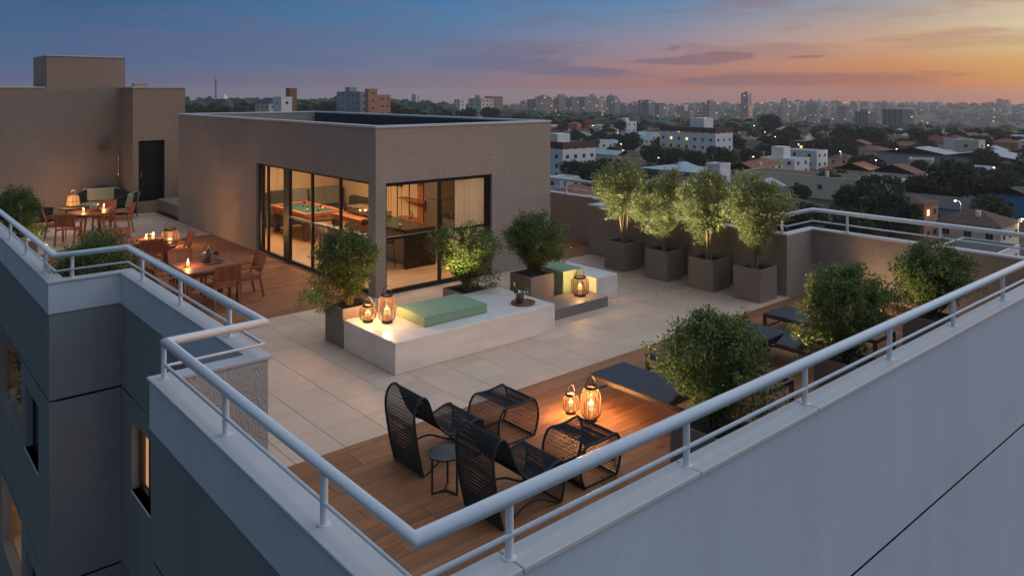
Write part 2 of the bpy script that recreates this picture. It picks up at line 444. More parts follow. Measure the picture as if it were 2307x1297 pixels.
# ================================================================== plants
def leaf_mesh(name, P, D, L, wid, m, rng):
    """P points (n,3), D direction (n,3), L lengths: one folded diamond leaf each"""
    n = len(P)
    D = D/np.linalg.norm(D, axis=1, keepdims=True)
    up = rng.normal(size=(n, 3)); up[:, 2] += .9
    sd = np.cross(D, up); sd /= np.linalg.norm(sd, axis=1, keepdims=True)+1e-9
    nr = np.cross(sd, D); L = L[:, None]
    V = np.empty((n, 4, 3))
    V[:, 0] = P; V[:, 1] = P+D*L*.5+sd*L*wid*.5+nr*L*.08; V[:, 2] = P+D*L; V[:, 3] = P+D*L*.5-sd*L*wid*.5+nr*L*.08
    me = bpy.data.meshes.new(name)
    me.vertices.add(n*4); me.vertices.foreach_set('co', V.reshape(-1).astype(np.float32))
    me.loops.add(n*4); me.loops.foreach_set('vertex_index', np.arange(n*4, dtype=np.int32))
    me.polygons.add(n); me.polygons.foreach_set('loop_start', np.arange(0, n*4, 4, dtype=np.int32))
    me.update(calc_edges=True); me.materials.append(m)
    return me

def shrub_meshes(seed, rx, z0, z1, base=(0, 0, 0), stems=6, twigs=330, leaves=42, leaf=.044, skew=(0, 0), lm='leaf', bm='bark', waist=.35, spread=.06, low=None, trunk_r=.022, lobe=.25):
    """woody multi-stem plant: stems from base, twigs into an uneven crown, leaves round the twigs"""
    rng = np.random.default_rng(seed)
    zc = (z0+z1)/2; hz = (z1-z0)/2; c = np.array([skew[0], skew[1], zc])
    lob = rng.normal(size=(11, 3)); lob /= np.linalg.norm(lob, axis=1, keepdims=True); la = rng.uniform(-lobe, lobe*1.1, 11)
    tips = []
    while len(tips) < twigs:
        d = rng.normal(size=3); d /= np.linalg.norm(d)
        r = rng.uniform(.30, 1)**.55
        k = 1+sum(a*max(0, d.dot(q))**4 for a, q in zip(la, lob))
        p = d*r*k*(.90+.16*rng.random())
        t = (p[2]+1)/2
        w = min(1.0, waist+(1-waist)*min(1, max(0, t)*2.1))     # narrower towards the foot
        if t > .62: w *= 1-.35*((t-.62)/.38)**1.5
        q = np.array([p[0]*rx*w, p[1]*rx*w, p[2]*hz])
        tips.append(c+q*(1.16 if rng.random() < .035 else 1))
    if low is not None:
        for (ox, oy, oz, r, n) in low:
            for _ in range(n): tips.append(np.array([ox, oy, oz])+rng.normal(size=3)*r)
    tips = np.array(tips); b = np.array(base)
    wood = MB(); limbs = []
    for i in range(stems):
        a = 2*PI*i/stems+rng.uniform(-.3, .3); rr = rx*rng.uniform(.25, .62)
        top = c+np.array([math.cos(a)*rr, math.sin(a)*rr, hz*rng.uniform(-.1, .6)])
        st = b+np.array([math.cos(a)*.05, math.sin(a)*.05, 0])*rng.uniform(.3, 1.4)
        mid = st*.55+top*.45+np.array([-(math.cos(a))*rr*.22, -(math.sin(a))*rr*.22, 0])+rng.normal(size=3)*.03
        pts = [st, st*.7+mid*.3+rng.normal(size=3)*.01, mid, mid*.5+top*.5+rng.normal(size=3)*.03, top]
        wood.tube(pts, [trunk_r, trunk_r*.85, trunk_r*.68, trunk_r*.45, trunk_r*.2], 5, caps=False)
        for s_ in np.linspace(.25, 1, 10):
            k = s_*4; j = min(3, int(k)); f = k-j; limbs.append(pts[j]*(1-f)+pts[j+1]*f)
    limbs = np.array(limbs); LP = []; LD = []; LL = []
    for t_ in tips:
        dd = np.linalg.norm(limbs-t_, axis=1)+np.maximum(0, limbs[:, 2]-t_[2])*.8
        o = limbs[dd.argmin()]
        md = (o+t_)/2+rng.normal(size=3)*.025
        wood.tube([o, md, t_], [trunk_r*.22, trunk_r*.16, trunk_r*.08], 3, caps=False)
        ax = t_-o; L = np.linalg.norm(ax)+1e-6; ax /= L
        n = int(leaves*rng.uniform(.6, 1.3))
        s_ = 1-rng.random(n)**1.6*min(.95, .28/L)
        p = o+(t_-o)*s_[:, None]+np.clip(rng.normal(size=(n, 3)), -1.7, 1.7)*spread
        LP.append(p); LD.append(ax*.6+rng.normal(size=(n, 3))*.8); LL.append(leaf*rng.uniform(.65, 1.3, n))
    cr = leaf_mesh('crown', np.concatenate(LP), np.concatenate(LD), np.concatenate(LL), .5, M[lm], rng)
    return cr, wood.mesh('stem', M[bm])

def planter_box(parent, w, h, m='planter_grey', t=.03, soil=.05):
    """square open box with a rim and earth inside; origin at the base centre"""
    a = w/2; mb = MB()
    o = [(-a, -a), (a, -a), (a, a), (-a, a)]; i = [(-a+t, -a+t), (a-t, -a+t), (a-t, a-t), (-a+t, a-t)]
    vs = [(x, y, 0) for x, y in o]+[(x, y, h) for x, y in o]+[(x, y, h) for x, y in i]+[(x, y, h-soil-.05) for x, y in i]
    fs = [(3, 2, 1, 0)]
    for k in range(4):
        l = (k+1) % 4; fs += [(k, l, 4+l, 4+k), (4+k, 4+l, 8+l, 8+k), (8+k, 8+l, 12+l, 12+k)]
    fs.append((12, 13, 14, 15)); mb.add(vs, fs)
    mb.build('box', M[m], parent, bevel=.006)
    sb = MB(); n = 7; g = a-t-.001; zz = h-soil
    rr = random.Random(int(w*1000)+int(h*100))
    vs = [(-g+2*g*p/n, -g+2*g*q/n, zz+rr.uniform(-.012, .012)) for q in range(n+1) for p in range(n+1)]
    fs = [(q*(n+1)+p, q*(n+1)+p+1, (q+1)*(n+1)+p+1, (q+1)*(n+1)+p) for q in range(n) for p in range(n)]
    sb.add(vs, fs, True); sb.build('soil', M['soil'], parent)

def spot_light(loc, to, power, size=70, col=(1, .78, .42), blend=.6, r=.03):
    l = bpy.data.lights.new('spot', 'SPOT'); l.energy = power; l.spot_size = R(size); l.spot_blend = blend; l.color = col; l.shadow_soft_size = r
    o = bpy.data.objects.new('spot', l); COL.objects.link(o); o.location = loc
    o.rotation_euler = (Vector(to)-Vector(loc)).to_track_quat('-Z', 'Y').to_euler(); return o
def point_light(loc, power, col=(1, .50, .17), r=.03, parent=None):
    l = bpy.data.lights.new('flame_light', 'POINT'); l.energy = power; l.color = col; l.shadow_soft_size = r
    o = bpy.data.objects.new('flame_light', l); COL.objects.link(o); o.parent = parent; o.location = loc; return o
def area_light(loc, rot, sx, sy, power, col=(1, .66, .36)):
    l = bpy.data.lights.new('room_light', 'AREA'); l.shape = 'RECTANGLE'; l.size = sx; l.size_y = sy; l.energy = power; l.color = col
    o = bpy.data.objects.new('room_light', l); COL.objects.link(o); o.location = loc; o.rotation_euler = rot; return o

# ================================================================== the apartment building under the terrace
HP = 1.31                      # top of the parapet coping
GZ = -27.0                     # street level
FACES = [0]
bld = thing('apartment_building', 'apartment block carrying the roof terrace, pale front and shadowed recessed side', 'building')
gr = [(-.625, -.585), (-3.56, -3.52), (-6.495, -6.455), (-9.415, -9.375)]     # shadow joints between storeys
def joints(u0, u1): return [(u0-1, u1+1, a, b) for a, b in gr]
# front wall (faces -Y)
wall_holes('y', 3.64, .16, 2.39, 16.22, GZ, HP-.04, joints(2.39, 16.22)).build('front_wall', M['facade_light'], bld)
BX(2.45, 3.649, -12, 16.1, 3.69, -.1).build('joint_backing', M['groove'], bld)
# left wall of the front bay (faces -X) with the smooth band above
BX(2.385, 3.80, .77, 2.55, 8.60, HP-.04).build('band', M['facade_band'], bld)
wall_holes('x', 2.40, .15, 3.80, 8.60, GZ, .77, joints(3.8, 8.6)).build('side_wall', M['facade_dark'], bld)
BX(2.409, 3.85, -12, 2.44, 8.55, .5).build('joint_backing', M['groove'], bld)
BX(2.553, 8.42, .0, 3.60, 8.598, HP-.04).build('return_wall', M['stucco_rough'], bld)
BX(2.553, 8.45, GZ, 3.42, 8.595, -.002).build('return_wall', M['facade_dark'], bld)
# recess wall (faces -X)
NOTCH_WIN = (12.30, 13.34, -2.08, -.96)
BX(3.415, 8.60, .79, 3.60, 13.98, HP-.04).build('band', M['facade_band'], bld)
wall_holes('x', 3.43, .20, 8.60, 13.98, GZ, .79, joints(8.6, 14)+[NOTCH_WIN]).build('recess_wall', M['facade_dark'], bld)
BX(3.439, 8.7, -12, 3.47, 12.2, .5).build('joint_backing', M['groove'], bld)
BX(3.439, 13.4, -12, 3.47, 13.9, .5).build('joint_backing', M['groove'], bld)
# short wall of the rear bay (faces -Y)
BX(2.375, 13.975, .79, 3.43, 14.12, HP-.04).build('band', M['facade_band'], bld)
wall_holes('y', 13.99, .14, 2.39, 3.43, GZ, .79, joints(2, 4)).build('bay_wall', M['facade_dark'], bld)
BX(2.5, 13.999, -12, 3.4, 14.03, .5).build('joint_backing', M['groove'], bld)
# long side wall of the rear bay (faces -X) with loggias and windows
LOG1 = (16.60, 19.6, -2.10, -.66); LOG2 = (16.60, 19.0, -5.04, -3.60)
WIN1 = (14.91, 16.20, -2.08, -.96); WIN2 = (14.91, 16.20, -5.0, -3.88)
BX(2.375, 14.12, .79, 2.55, 31.5, HP-.04).build('band', M['facade_band'], bld)
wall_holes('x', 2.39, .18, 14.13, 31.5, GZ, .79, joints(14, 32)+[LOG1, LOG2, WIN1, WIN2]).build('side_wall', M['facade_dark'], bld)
BX(2.399, 14.2, -.655, 2.43, 31, -.5).build('joint_backing', M['groove'], bld)
BX(2.399, 14.2, -3.595, 2.43, 31, -3.4).build('joint_backing', M['groove'], bld)
# loggia rooms
for (a, b, c, d) in (LOG1, LOG2):
    r = MB()
    r.add([(2.58, a-.3, c-.02), (4.2, a-.3, c-.02), (4.2, b+.3, c-.02), (2.58, b+.3, c-.02)], [(0, 1, 2, 3)])
    r.add([(2.58, a-.3, d+.25), (4.2, a-.3, d+.25), (4.2, b+.3, d+.25), (2.58, b+.3, d+.25)], [(3, 2, 1, 0)])
    r.add([(4.2, a-.3, c-.02), (4.2, b+.3, c-.02), (4.2, b+.3, d+.25), (4.2, a-.3, d+.25)], [(0, 1, 2, 3)])
    r.add([(2.58, b+.3, c-.02), (4.2, b+.3, c-.02), (4.2, b+.3, d+.25), (2.58, b+.3, d+.25)], [(0, 1, 2, 3)])
    r.add([(2.58, a-.3, c-.02), (4.2, a-.3, c-.02), (4.2, a-.3, d+.25), (2.58, a-.3, d+.25)], [(3, 2, 1, 0)])
    r.build('loggia', M['wall_cream'], bld)
    lamp = thing('ceiling_lamp', 'small round ceiling lamp glowing in the %s loggia of the shadowed side' % ('upper' if d > -2 else 'lower'), 'lamp', (3.4, 17.6, d+.245))
    MB().cyl(.11, -.06, 0, 12).build('body', M['lamp_glow'], lamp)
    point_light((0, 0, -.16), 5.5 if d > -2 else 9, (1, .60, .30), .08, lamp)
def frame_window(name, axis, pos, a, b, c, d, glass, parent, label=None, depth=.12, mull=1, fw=.05):
    """frame set back into an opening, its pane a sub-part"""
    m = MB(); x0, x1 = pos+depth, pos+depth+.05
    def bb(u0, u1, z0, z1):
        if axis == 'x': m.box(x0, u0, z0, x1, u1, z1)
        else: m.box(u0, x0, z0, u1, x1, z1)
    bb(a, a+fw, c, d); bb(b-fw, b, c, d); bb(a+fw, b-fw, c, c+fw); bb(a+fw, b-fw, d-fw, d)
    for k in range(mull):
        u = a+(b-a)*(k+1)/(mull+1); bb(u-fw/2, u+fw/2, c+fw, d-fw)
    f = m.build(name, M['black_metal'], parent)
    p = MB()
    if axis == 'x': p.box(x0+.02, a+.01, c+.01, x0+.028, b-.01, d-.01)
    else: p.box(a+.01, x0+.02, c+.01, b-.01, x0+.028, d-.01)
    p.build('pane', M[glass], f)
    if label: f['label'] = label
    return f
frame_window('window', 'x', 2.39, *WIN1, 'win_dark', bld, 'dark upper window')
frame_window('window', 'x', 2.39, *WIN2, 'win_dark', bld, 'dark lower window')
w = frame_window('window', 'x', 3.43, *NOTCH_WIN, 'pane', bld, 'lit window in the recess')
BX(3.64, 12.32, -2.06, 3.66, 13.32, -.98).build('blind', M['window_glow'], w)
for win, px in ((WIN1, 2.39), (NOTCH_WIN, 3.43)):
    BX(px-.012, win[0]-.02, win[2]-.03, px+.19, win[1]+.02, win[2]).build('sill', M['coping'], bld)
# parapet walls on the terrace side, and the far right parapet
BX(2.552, 3.80, 0, 2.60, 8.419, HP-.04).build('parapet', M['stucco'], bld)
BX(2.60, 3.80, 0, 16.20, 3.84, HP-.04).build('parapet', M['stucco'], bld)
BX(3.60, 8.60, 0, 3.63, 14.12, HP-.04).build('parapet', M['stucco'], bld)
BX(2.55, 14.12, 0, 2.60, 31.0, HP-.04).build('parapet', M['stucco'], bld)
BX(16.02, 3.84, -3, 16.22, 8.46, HP-.04).build('parapet', M['stucco'], bld)
BX(14.97, 8.46, -3, 16.22, 8.62, HP-.04).build('parapet', M['stucco'], bld)
BX(14.97, 8.62, -3, 15.15, 14.06, HP-.04).build('parapet', M['stucco'], bld)
BX(14.97, 14.06, -3, 16.22, 14.22, HP-.04).build('parapet', M['stucco'], bld)
BX(16.02, 14.22, -3, 16.22, 31.5, HP-.04).build('parapet', M['stucco'], bld)
BX(16.04, 3.9, GZ, 16.2, 31.4, -3).build('side_wall', M['facade_light'], bld)
BX(2.6, 31.2, GZ, 16.1, 31.5, 0).build('rear_wall', M['facade_light'], bld)
# coping slabs, one by one, with hairline joints at the rail posts
def cope(x0, y0, x1, y1, z=HP, t=.04):
    BX(x0, y0, z-t, x1, y1, z).build('coping_slab', M['coping'], bld, bevel=.006, seg=1)
g = .003
xs = [2.362, 3.21, 5.08, 6.95, 8.83, 10.70, 12.57, 14.44, 16.24]
for i in range(len(xs)-1): cope(xs[i]+(g if i else 0), 3.605, xs[i+1]-g, 3.855)
ys = [3.855, 4.88, 6.75, 8.40]
for i in range(len(ys)-1): cope(2.362, ys[i]+g, 2.615, ys[i+1]-g)
cope(2.362, 8.403, 3.645, 8.625)
for a, b in ((8.625, 9.40), (9.40, 11.25), (11.25, 13.1), (13.1, 13.95)): cope(3.40, a+g, 3.645, b-g)
cope(2.352, 13.953, 3.645, 14.135)
yy = [14.135, 14.75, 16.6, 18.45, 20.3, 22.2, 24.1, 26.0, 28.0, 30.0, 31.0]
for a, b in zip(yy, yy[1:]): cope(2.352, a+g, 2.615, b-g)
yy = [3.857, 5.87, 7.72, 8.445]
for a, b in zip(yy, yy[1:]): cope(16.0, a+g, 16.24, b-g)
cope(14.95, 8.447, 16.24, 8.64)
for a, b in zip((8.64, 10.4, 12.2, 14.04), (10.4, 12.2, 14.04)): cope(14.95, a+g, 15.17, b-g)
cope(14.95, 14.043, 16.24, 14.24)
for a, b in zip((14.24, 16.2, 18.1, 20, 22, 24, 26, 28, 31), (16.2, 18.1, 20, 22, 24, 26, 28, 31)): cope(16.0, a+g, 16.24, b-g)

# ---- railings
def railing(label, path, posts, rad=.047):
    t = thing('railing', label, 'railing', (*path[0], HP))
    ox, oy = path[0]
    top = MB(); top.tube([(x-ox, y-oy, .40) for x, y in path], rad, 14); top.build('top_rail', M['rail_paint'], t)
    md = MB(); md.tube([(x-ox, y-oy, .155) for x, y in path], .0165, 8); md.build('mid_rail', M['rail_paint'], t)
    pm = MB().cyl(.028, 0, .372, 12).cyl(.046, 0, .007, 16).mesh('post', M['rail_paint'])
    for x, y in posts: inst('post', pm, t, (x-ox, y-oy, 0))
    return t
fp = [(2.49+.0, y) for y in (4.88, 6.72, 8.47)] + [(3.53, 9.40), (3.53, 11.25), (3.53, 13.1)] + [(2.72, 14.03)] + [(2.47, y) for y in (14.75, 16.6, 18.45, 20.3, 22.2, 24.1, 26.0, 28, 30)]
railing('white tubular handrail running along the whole front and left parapet', [(16.11, 3.73), (2.483, 3.73), (2.483, 8.38), (3.53, 8.38), (3.53, 13.93), (2.47, 13.93), (2.47, 30.9)],
        [(3.21+1.872*k, 3.745) for k in range(7)]+fp)
railing('white handrail along the far right parapet beyond the loungers', [(16.12, 3.95), (16.12, 8.50), (15.04, 8.50), (15.04, 14.13), (16.12, 14.13), (16.12, 31)],
        [(16.12, 5.87), (16.12, 7.72), (15.06, 8.62), (15.06, 10.4), (15.06, 12.2), (16.12, 14.5), (16.12, 16.2), (16.12, 18.1), (16.12, 20), (16.12, 24), (16.12, 28)])

# ================================================================== floors
def structure(name, kind='structure'): return thing(name, None, None, kind=kind)
MB().box(2.56, 3.82, -.4, 16.01, 8.44, -.03).box(3.61, 8.44, -.4, 16.01, 14.10, -.03).box(2.56, 14.10, -.4, 16.01, 31.2, -.03).build('roof_slab', M['grout'])['kind'] = 'structure'
rt = random.Random(3)
def tiles(name, x0, x1, y0, y1, ox, oy, s):
    f = structure(name); cache = {}
    i0 = math.floor((x0-ox)/s); i1 = math.ceil((x1-ox)/s); j0 = math.floor((y0-oy)/s); j1 = math.ceil((y1-oy)/s)
    for i in range(i0, i1):
        for j in range(j0, j1):
            a, b = max(x0, ox+i*s)+.0028, min(x1, ox+(i+1)*s)-.0028; c, d = max(y0, oy+j*s)+.0028, min(y1, oy+(j+1)*s)-.0028
            if b-a < .04 or d-c < .04: continue
            k = (round(b-a, 3), round(d-c, 3))
            if k not in cache: cache[k] = MB().box(0, 0, -.02, b-a, d-c, 0).mesh('tile', M['tile'], .0022, 1)
            inst('tile', cache[k], f, (a, c, rt.uniform(-.0008, .0008)))
def planks(name, x0, x1, y0, y1, L=1.2, w=.2, m='plank'):
    f = structure(name); cache = {}; r = 0; y = y0
    while y < y1-.02:
        h = min(w, y1-y); x = x0-rt.choice((0, .3, .6, .9))*L
        while x < x1-.01:
            a, b = max(x, x0)+.0015, min(x+L, x1)-.0015
            if b-a > .03:
                k = (round(b-a, 3), round(h, 3))
                if k not in cache: cache[k] = MB().box(0, 0, -.02, b-a, h-.003, 0).mesh('plank', M[m], .002, 1)
                inst('plank', cache[k], f, (a, y, rt.uniform(-.0007, .0007)))
            x += L
        y += w; r += 1
tiles('terrace_paving', 3.645, 14.96, 8.365, 14.10, 3.91, 8.365, .6425)
tiles('lounge_paving', 2.61, 8.31, 23.60, 31.1, 3.1, 23.60, .66)
planks('lounger_deck', 2.61, 16.01, 3.85, 8.36, 1.35)
planks('dining_deck', 2.61, 8.31, 14.105, 23.59, 1.6)
planks('side_deck', 13.36, 16.01, 14.105, 20.5, 1.6)

# ================================================================== glazed pavilion
PX0, PX1, PY0, PY1, PT = 8.32, 13.36, 14.0, 26.72, 3.60
pav = thing('pavilion', 'beige stucco games pavilion with two glazed corner openings on the terrace', 'building')
LW = (14.30, 20.22, 0.0, 2.40); RW = (8.57, 11.46, 0.0, 2.38)
wall_holes('x', PX0, .18, PY0, PY1, 0, PT-.05, [LW]).build('wall', M['stucco'], pav)
wall_holes('y', PY0, .18, PX0+.18, PX1, 0, PT-.05, [RW]).build('wall', M['stucco'], pav)
BX(PX1-.18, PY0+.18, 0, PX1, PY1, PT-.05).build('wall', M['stucco'], pav)
BX(PX0+.18, PY1-.18, 0, PX1-.18, PY1, PT-.05).build('wall', M['stucco'], pav)
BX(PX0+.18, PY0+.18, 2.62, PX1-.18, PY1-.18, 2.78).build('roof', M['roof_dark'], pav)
BX(PX1-.195, PY0+.19, 2.78, PX1-.181, PY1-.19, PT-.06).build('parapet_shade_sheet', M['roof_dark'], pav)  # dark sheet on the inner parapet face: its shade put into colour
BX(PX0+.18, PY0+.18, 2.56, PX1-.18, PY1-.18, 2.618).build('ceiling', M['ceiling_white'], pav)
e = .025
for q in ((PX0-e, PY0-e, PX1+e, PY0+.2), (PX0-e, PY0+.203, PX0+.2, PY1-.203), (PX1-.2, PY0+.203, PX1+e, PY1-.203), (PX0-e, PY1-.2, PX1+e, PY1+e)):
    BX(q[0], q[1], PT-.05, q[2], q[3], PT).build('coping', M['coping'], pav, bevel=.006, seg=1)
# glazing: left opening (plane x), frames
def frame(parts, name='window_frame', label=None):
    m = MB()
    for p in parts: m.box(*p)
    f = m.build(name, M['black_metal'], pav)
    if label: f['label'] = label
    return f
fx0, fx1 = PX0+.07, PX0+.13
lf = frame([(fx0, 20.0, 0, fx1+.03, 20.22, 2.40), (fx0, 18.34, 0, fx1+.03, 18.66, 2.40), (fx0, 14.30, 0, fx1, 14.38, 2.40),
            (fx0, 14.38, 0, fx1, 18.34, .09), (fx0, 18.66, 0, fx1, 20.0, .09), (fx0, 14.38, 2.34, fx1, 18.34, 2.40), (fx0, 18.66, 2.34, fx1, 20.0, 2.40),
            (fx0, 17.06, .09, fx1, 17.12, 2.34), (fx0, 15.66, .09, fx1, 15.72, 2.34), (fx0, 19.62, .09, fx1, 19.68, 2.34)], label='black frame of the long side opening')
for a, b in ((14.38, 15.66), (15.72, 17.06), (17.12, 18.34)):
    BX(fx0+.008, a, 1.135, fx1-.008, b, 1.185).build('crossbar', M['dark_metal'], lf)
for a, b in ((14.38, 15.66), (15.72, 17.06), (17.12, 18.34), (18.66, 19.62), (19.68, 20.0)):
    BX(fx0+.026, a, .09, fx0+.034, b, 2.34).build('pane', M['pane'], lf)
fy0, fy1 = PY0+.07, PY0+.13
rf = frame([(8.57, fy0, 0, 8.63, fy1, 2.38), (11.34, fy0, 0, 11.46, fy1+.03, 2.38), (9.98, fy0, .10, 10.05, fy1, 2.30),
            (8.63, fy0, 0, 11.34, fy1, .10), (8.63, fy0, 2.30, 11.34, fy1, 2.38)], label='black frame of the short corner opening')
for a, b in ((8.63, 9.98), (10.05, 11.34)):
    BX(a, fy0+.008, 1.15, b, fy1-.008, 1.215).build('crossbar', M['black_metal'], rf)
    BX(a, fy0+.026, .10, b, fy0+.034, 2.30).build('pane', M['pane'], rf)
# room finishes
fl = structure('games_room_floor')
cache = {}
y = 14.19; k = 0
while y < 24.35:
    x = 8.51-((k*.47) % 1.4)
    while x < 13.17:
        a, b = max(x, 8.51), min(x+1.4, 13.17)
        if b-a > .05:
            key = round(b-a, 2)
            if key not in cache: cache[key] = MB().box(0, 0, -.012, b-a-.004, .216, 0).mesh('plank', M['floor_wood_light'])
            inst('plank', cache[key], fl, (a, y, 0))
        x += 1.4
    y += .22; k += 1
BX(13.165, 14.19, 0, 13.178, 24.42, 2.555).build('wall_lining', M['wall_cream'], pav)
BX(8.51, 24.42, 0, 13.178, 24.50, 2.555).build('wall_lining', M['wall_cream'], pav)
BX(8.502, 20.25, 0, 8.512, 24.41, 2.555).build('wall_lining', M['wall_cream'], pav)
BX(11.5, 14.182, 0, 13.16, 14.192, 2.555).build('wall_lining', M['wall_cream'], pav)
mm = MB()
for x in (9.6, 10.75, 11.9, 12.9): mm.box(x-.02, 24.395, .1, x+.02, 24.419, 2.4); mm.box(x+.06, 24.405, .1, x+.08, 24.419, 2.4)
for y in (23.6, 22.4, 21.5, 21.35, 21.2, 20.6): mm.box(13.14, y-.025, .05, 13.164, y+.025, 2.5)
mm.build('wall_moulding', M['wall_cream'], pav)
for i, (x, y, sx, sy, p) in enumerate(((10.4, 21.7, 1.6, 2.6, 150), (10.6, 17.6, 1.8, 2.4, 130), (11.6, 15.3, 2.0, .9, 60))):
    lp = thing('ceiling_panel', ['flat warm light panel over the pool table', 'flat warm light panel over the bar island', 'flat warm light panel inside the corner opening'][i], 'lamp', (x, y, 2.555))
    m = MB(); m.box(-sx/2, -sy/2, -.02, sx/2, sy/2, 0); m.build('diffuser', M['ceiling_white'], lp)
    area_light((x, y, 2.52), (0, 0, 0), sx, sy, p*.95, (1, .64, .35))

# ---- pool table
pt = thing('pool_table', 'wooden pool table with green cloth seen through the long opening', 'pool table', (10.49, 21.75, 0))
hx, hy = .63, 1.25
rm = MB()
for (a, b, c, d) in ((-hx, -hy, hx, -hy+.13), (-hx, hy-.13, hx, hy), (-hx, -hy+.13, -hx+.13, hy-.13), (hx-.13, -hy+.13, hx, hy-.13)): rm.box(a, b, .70, c, d, .82)
rm.build('rail', M['pool_wood'], pt, bevel=.015)
BX(-hx+.05, -hy+.05, .58, hx-.05, hy-.05, .70).build('apron', M['pool_wood'], pt)
BX(-hx+.13, -hy+.13, .70, hx-.13, hy-.13, .775).build('cloth', M['pool_cloth'], pt)
for sx in (-1, 1):
    for sy in (-1, 1): MB().box(sx*.47-.08, sy*1.0-.08, 0, sx*.47+.08, sy*1.0+.08, .58).build('leg', M['pool_leg'], pt)
for q in ((-hx+.13, -hy+.13), (hx-.13, -hy+.13), (-hx+.13, hy-.13), (hx-.13, hy-.13), (-hx+.12, 0), (hx-.12, 0)):
    MB().cyl(.052, .7755, .8225, 10, q).build('pocket', M['black_metal'], pt)
def sphere(r, n=10):
    return MB().lathe([(max(.0005, r*math.sin(PI*k/n)), -r*math.cos(PI*k/n)) for k in range(n+1)], 12)
for (x, y, m, lb) in ((10.2, 22.4, 'ball_orange', 'orange ball in the group near the left rail of the pool table'), (10.12, 22.25, 'ball_blue', 'blue ball beside the orange one on the pool table'),
                      (10.1, 22.05, 'ball_red', 'red ball nearest the left rail on the pool table'), (10.02, 22.2, 'ball_white', 'pale ball half hidden by the black post'),
                      (10.62, 22.2, 'ball_purple', 'purple ball near the middle of the pool table'), (10.68, 22.05, 'ball_red', 'pink red ball touching the purple one'),
                      (10.33, 21.3, 'ball_yellow', 'yellow ball alone in the near half of the pool table'), (10.5, 20.95, 'ball_black', 'black ball in the near half of the pool table'), (10.85, 21.35, 'ball_white', 'white ball close to the right rail of the pool table')):
    tag(sphere(.034, 8).build('pool_ball', M[m], None, loc=(x, y, .775+.034)), lb, 'ball', 'balls on the pool table')
pl = thing('pendant_lamp', 'thin pendant of light tubes hanging over the pool table', 'lamp', (10.1, 20.9, 2.56))
for k, (a, b) in enumerate((((-.6, -.5, -.22), (.15, .9, -.22)), ((-.25, -.7, -.26), (.35, .6, -.26)), ((.2, -.8, -.2), (-.1, .7, -.2)))):
    MB().tube([a, b], .016, 6).build('light_tube', M['led'], pl)
MB().tube([(0, 0, 0), (0, 0, -.2)], .006, 5).build('cord', M['black_metal'], pl)
# ---- built-in sofa and cushions
so = thing('sofa', 'long dark green sofa against the back wall of the games room', 'sofa', (11.0, 24.0, 0))
BX(-2.3, -.55, 0, 2.1, .36, .44).build('seat', M['sofa_green'], so, bevel=.04)
BX(-2.3, .18, .44, 2.1, .39, 1.02).build('backrest', M['sofa_green'], so, bevel=.05)
BX(1.86, -2.3, 0, 2.12, -.55, .80).build('arm', M['sofa_green'], so, bevel=.06)
for x, m, lb in ((-.35, 'sofa_green', 'dark green cushion standing on the sofa left of centre'), (.35, 'cushion_grey', 'grey square cushion in the middle of the sofa'), (1.05, 'cushion_grey', 'grey cushion leaning right of the middle one on the sofa'), (1.55, 'cushion_grey', 'grey cushion at the right end of the sofa')):
    c = MB().obox((0, 0, .33), (.62, .17, .64)); tag(c.build('cushion', M[m], None, bevel=.07, loc=(11.0+x, 23.98, .45), rot=(R(-14), 0, R(random.uniform(-8, 8)))), lb, 'cushion', 'cushions on the green sofa')
# ---- bar island with marble end
il = thing('bar_island', 'dark stone bar island with a waterfall end inside the corner opening', 'counter', (10.66, 15.8, 0))
BX(-.45, 0, 0, .45, .07, .955).build('end_panel', M['granite'], il)
BX(-.45, .072, .87, .45, 2.1, .955).build('countertop', M['granite'], il)
BX(-.05, .3, 0, .40, 3.7, .87).build('base', M['wall_cream'], il)
BX(-.45, 2.102, .80, .45, 3.8, .92).build('wood_table', M['copper_wood'], il)
BX(-.10, 2.0, .957, .42, 3.6, 1.13).build('marble_block', M['marble'], il, bevel=.01)
def tumbler(name, label, loc, m='whisky'):
    t = thing(name, label, 'glass', loc); MB().cyl(.035, .006, .05, 10).build('drink', M[m], t)
    MB().lathe([(.036, 0), (.04, .1)], 10).build('glass', M['clear_glass'], t); MB().cyl(.036, .052, .075, 10).build('ice', M['white_ceramic'], t)
    return t
tumbler('tumbler', 'short glass of brown drink on the bar island near the window', (10.35, 16.25, .956))
wg = thing('wine_glass', 'red wine glass at the far end of the bar island', 'glass', (10.4, 18.3, .925))
MB().lathe([(.035, 0), (.004, .006), (.004, .09), (.035, .13), (.04, .17), (.033, .21)], 12).build('bowl', M['clear_glass'], wg)
MB().lathe([(.003, .1), (.033, .13), (.036, .155), (.001, .156)], 12).build('wine', M['red_flower'], wg)
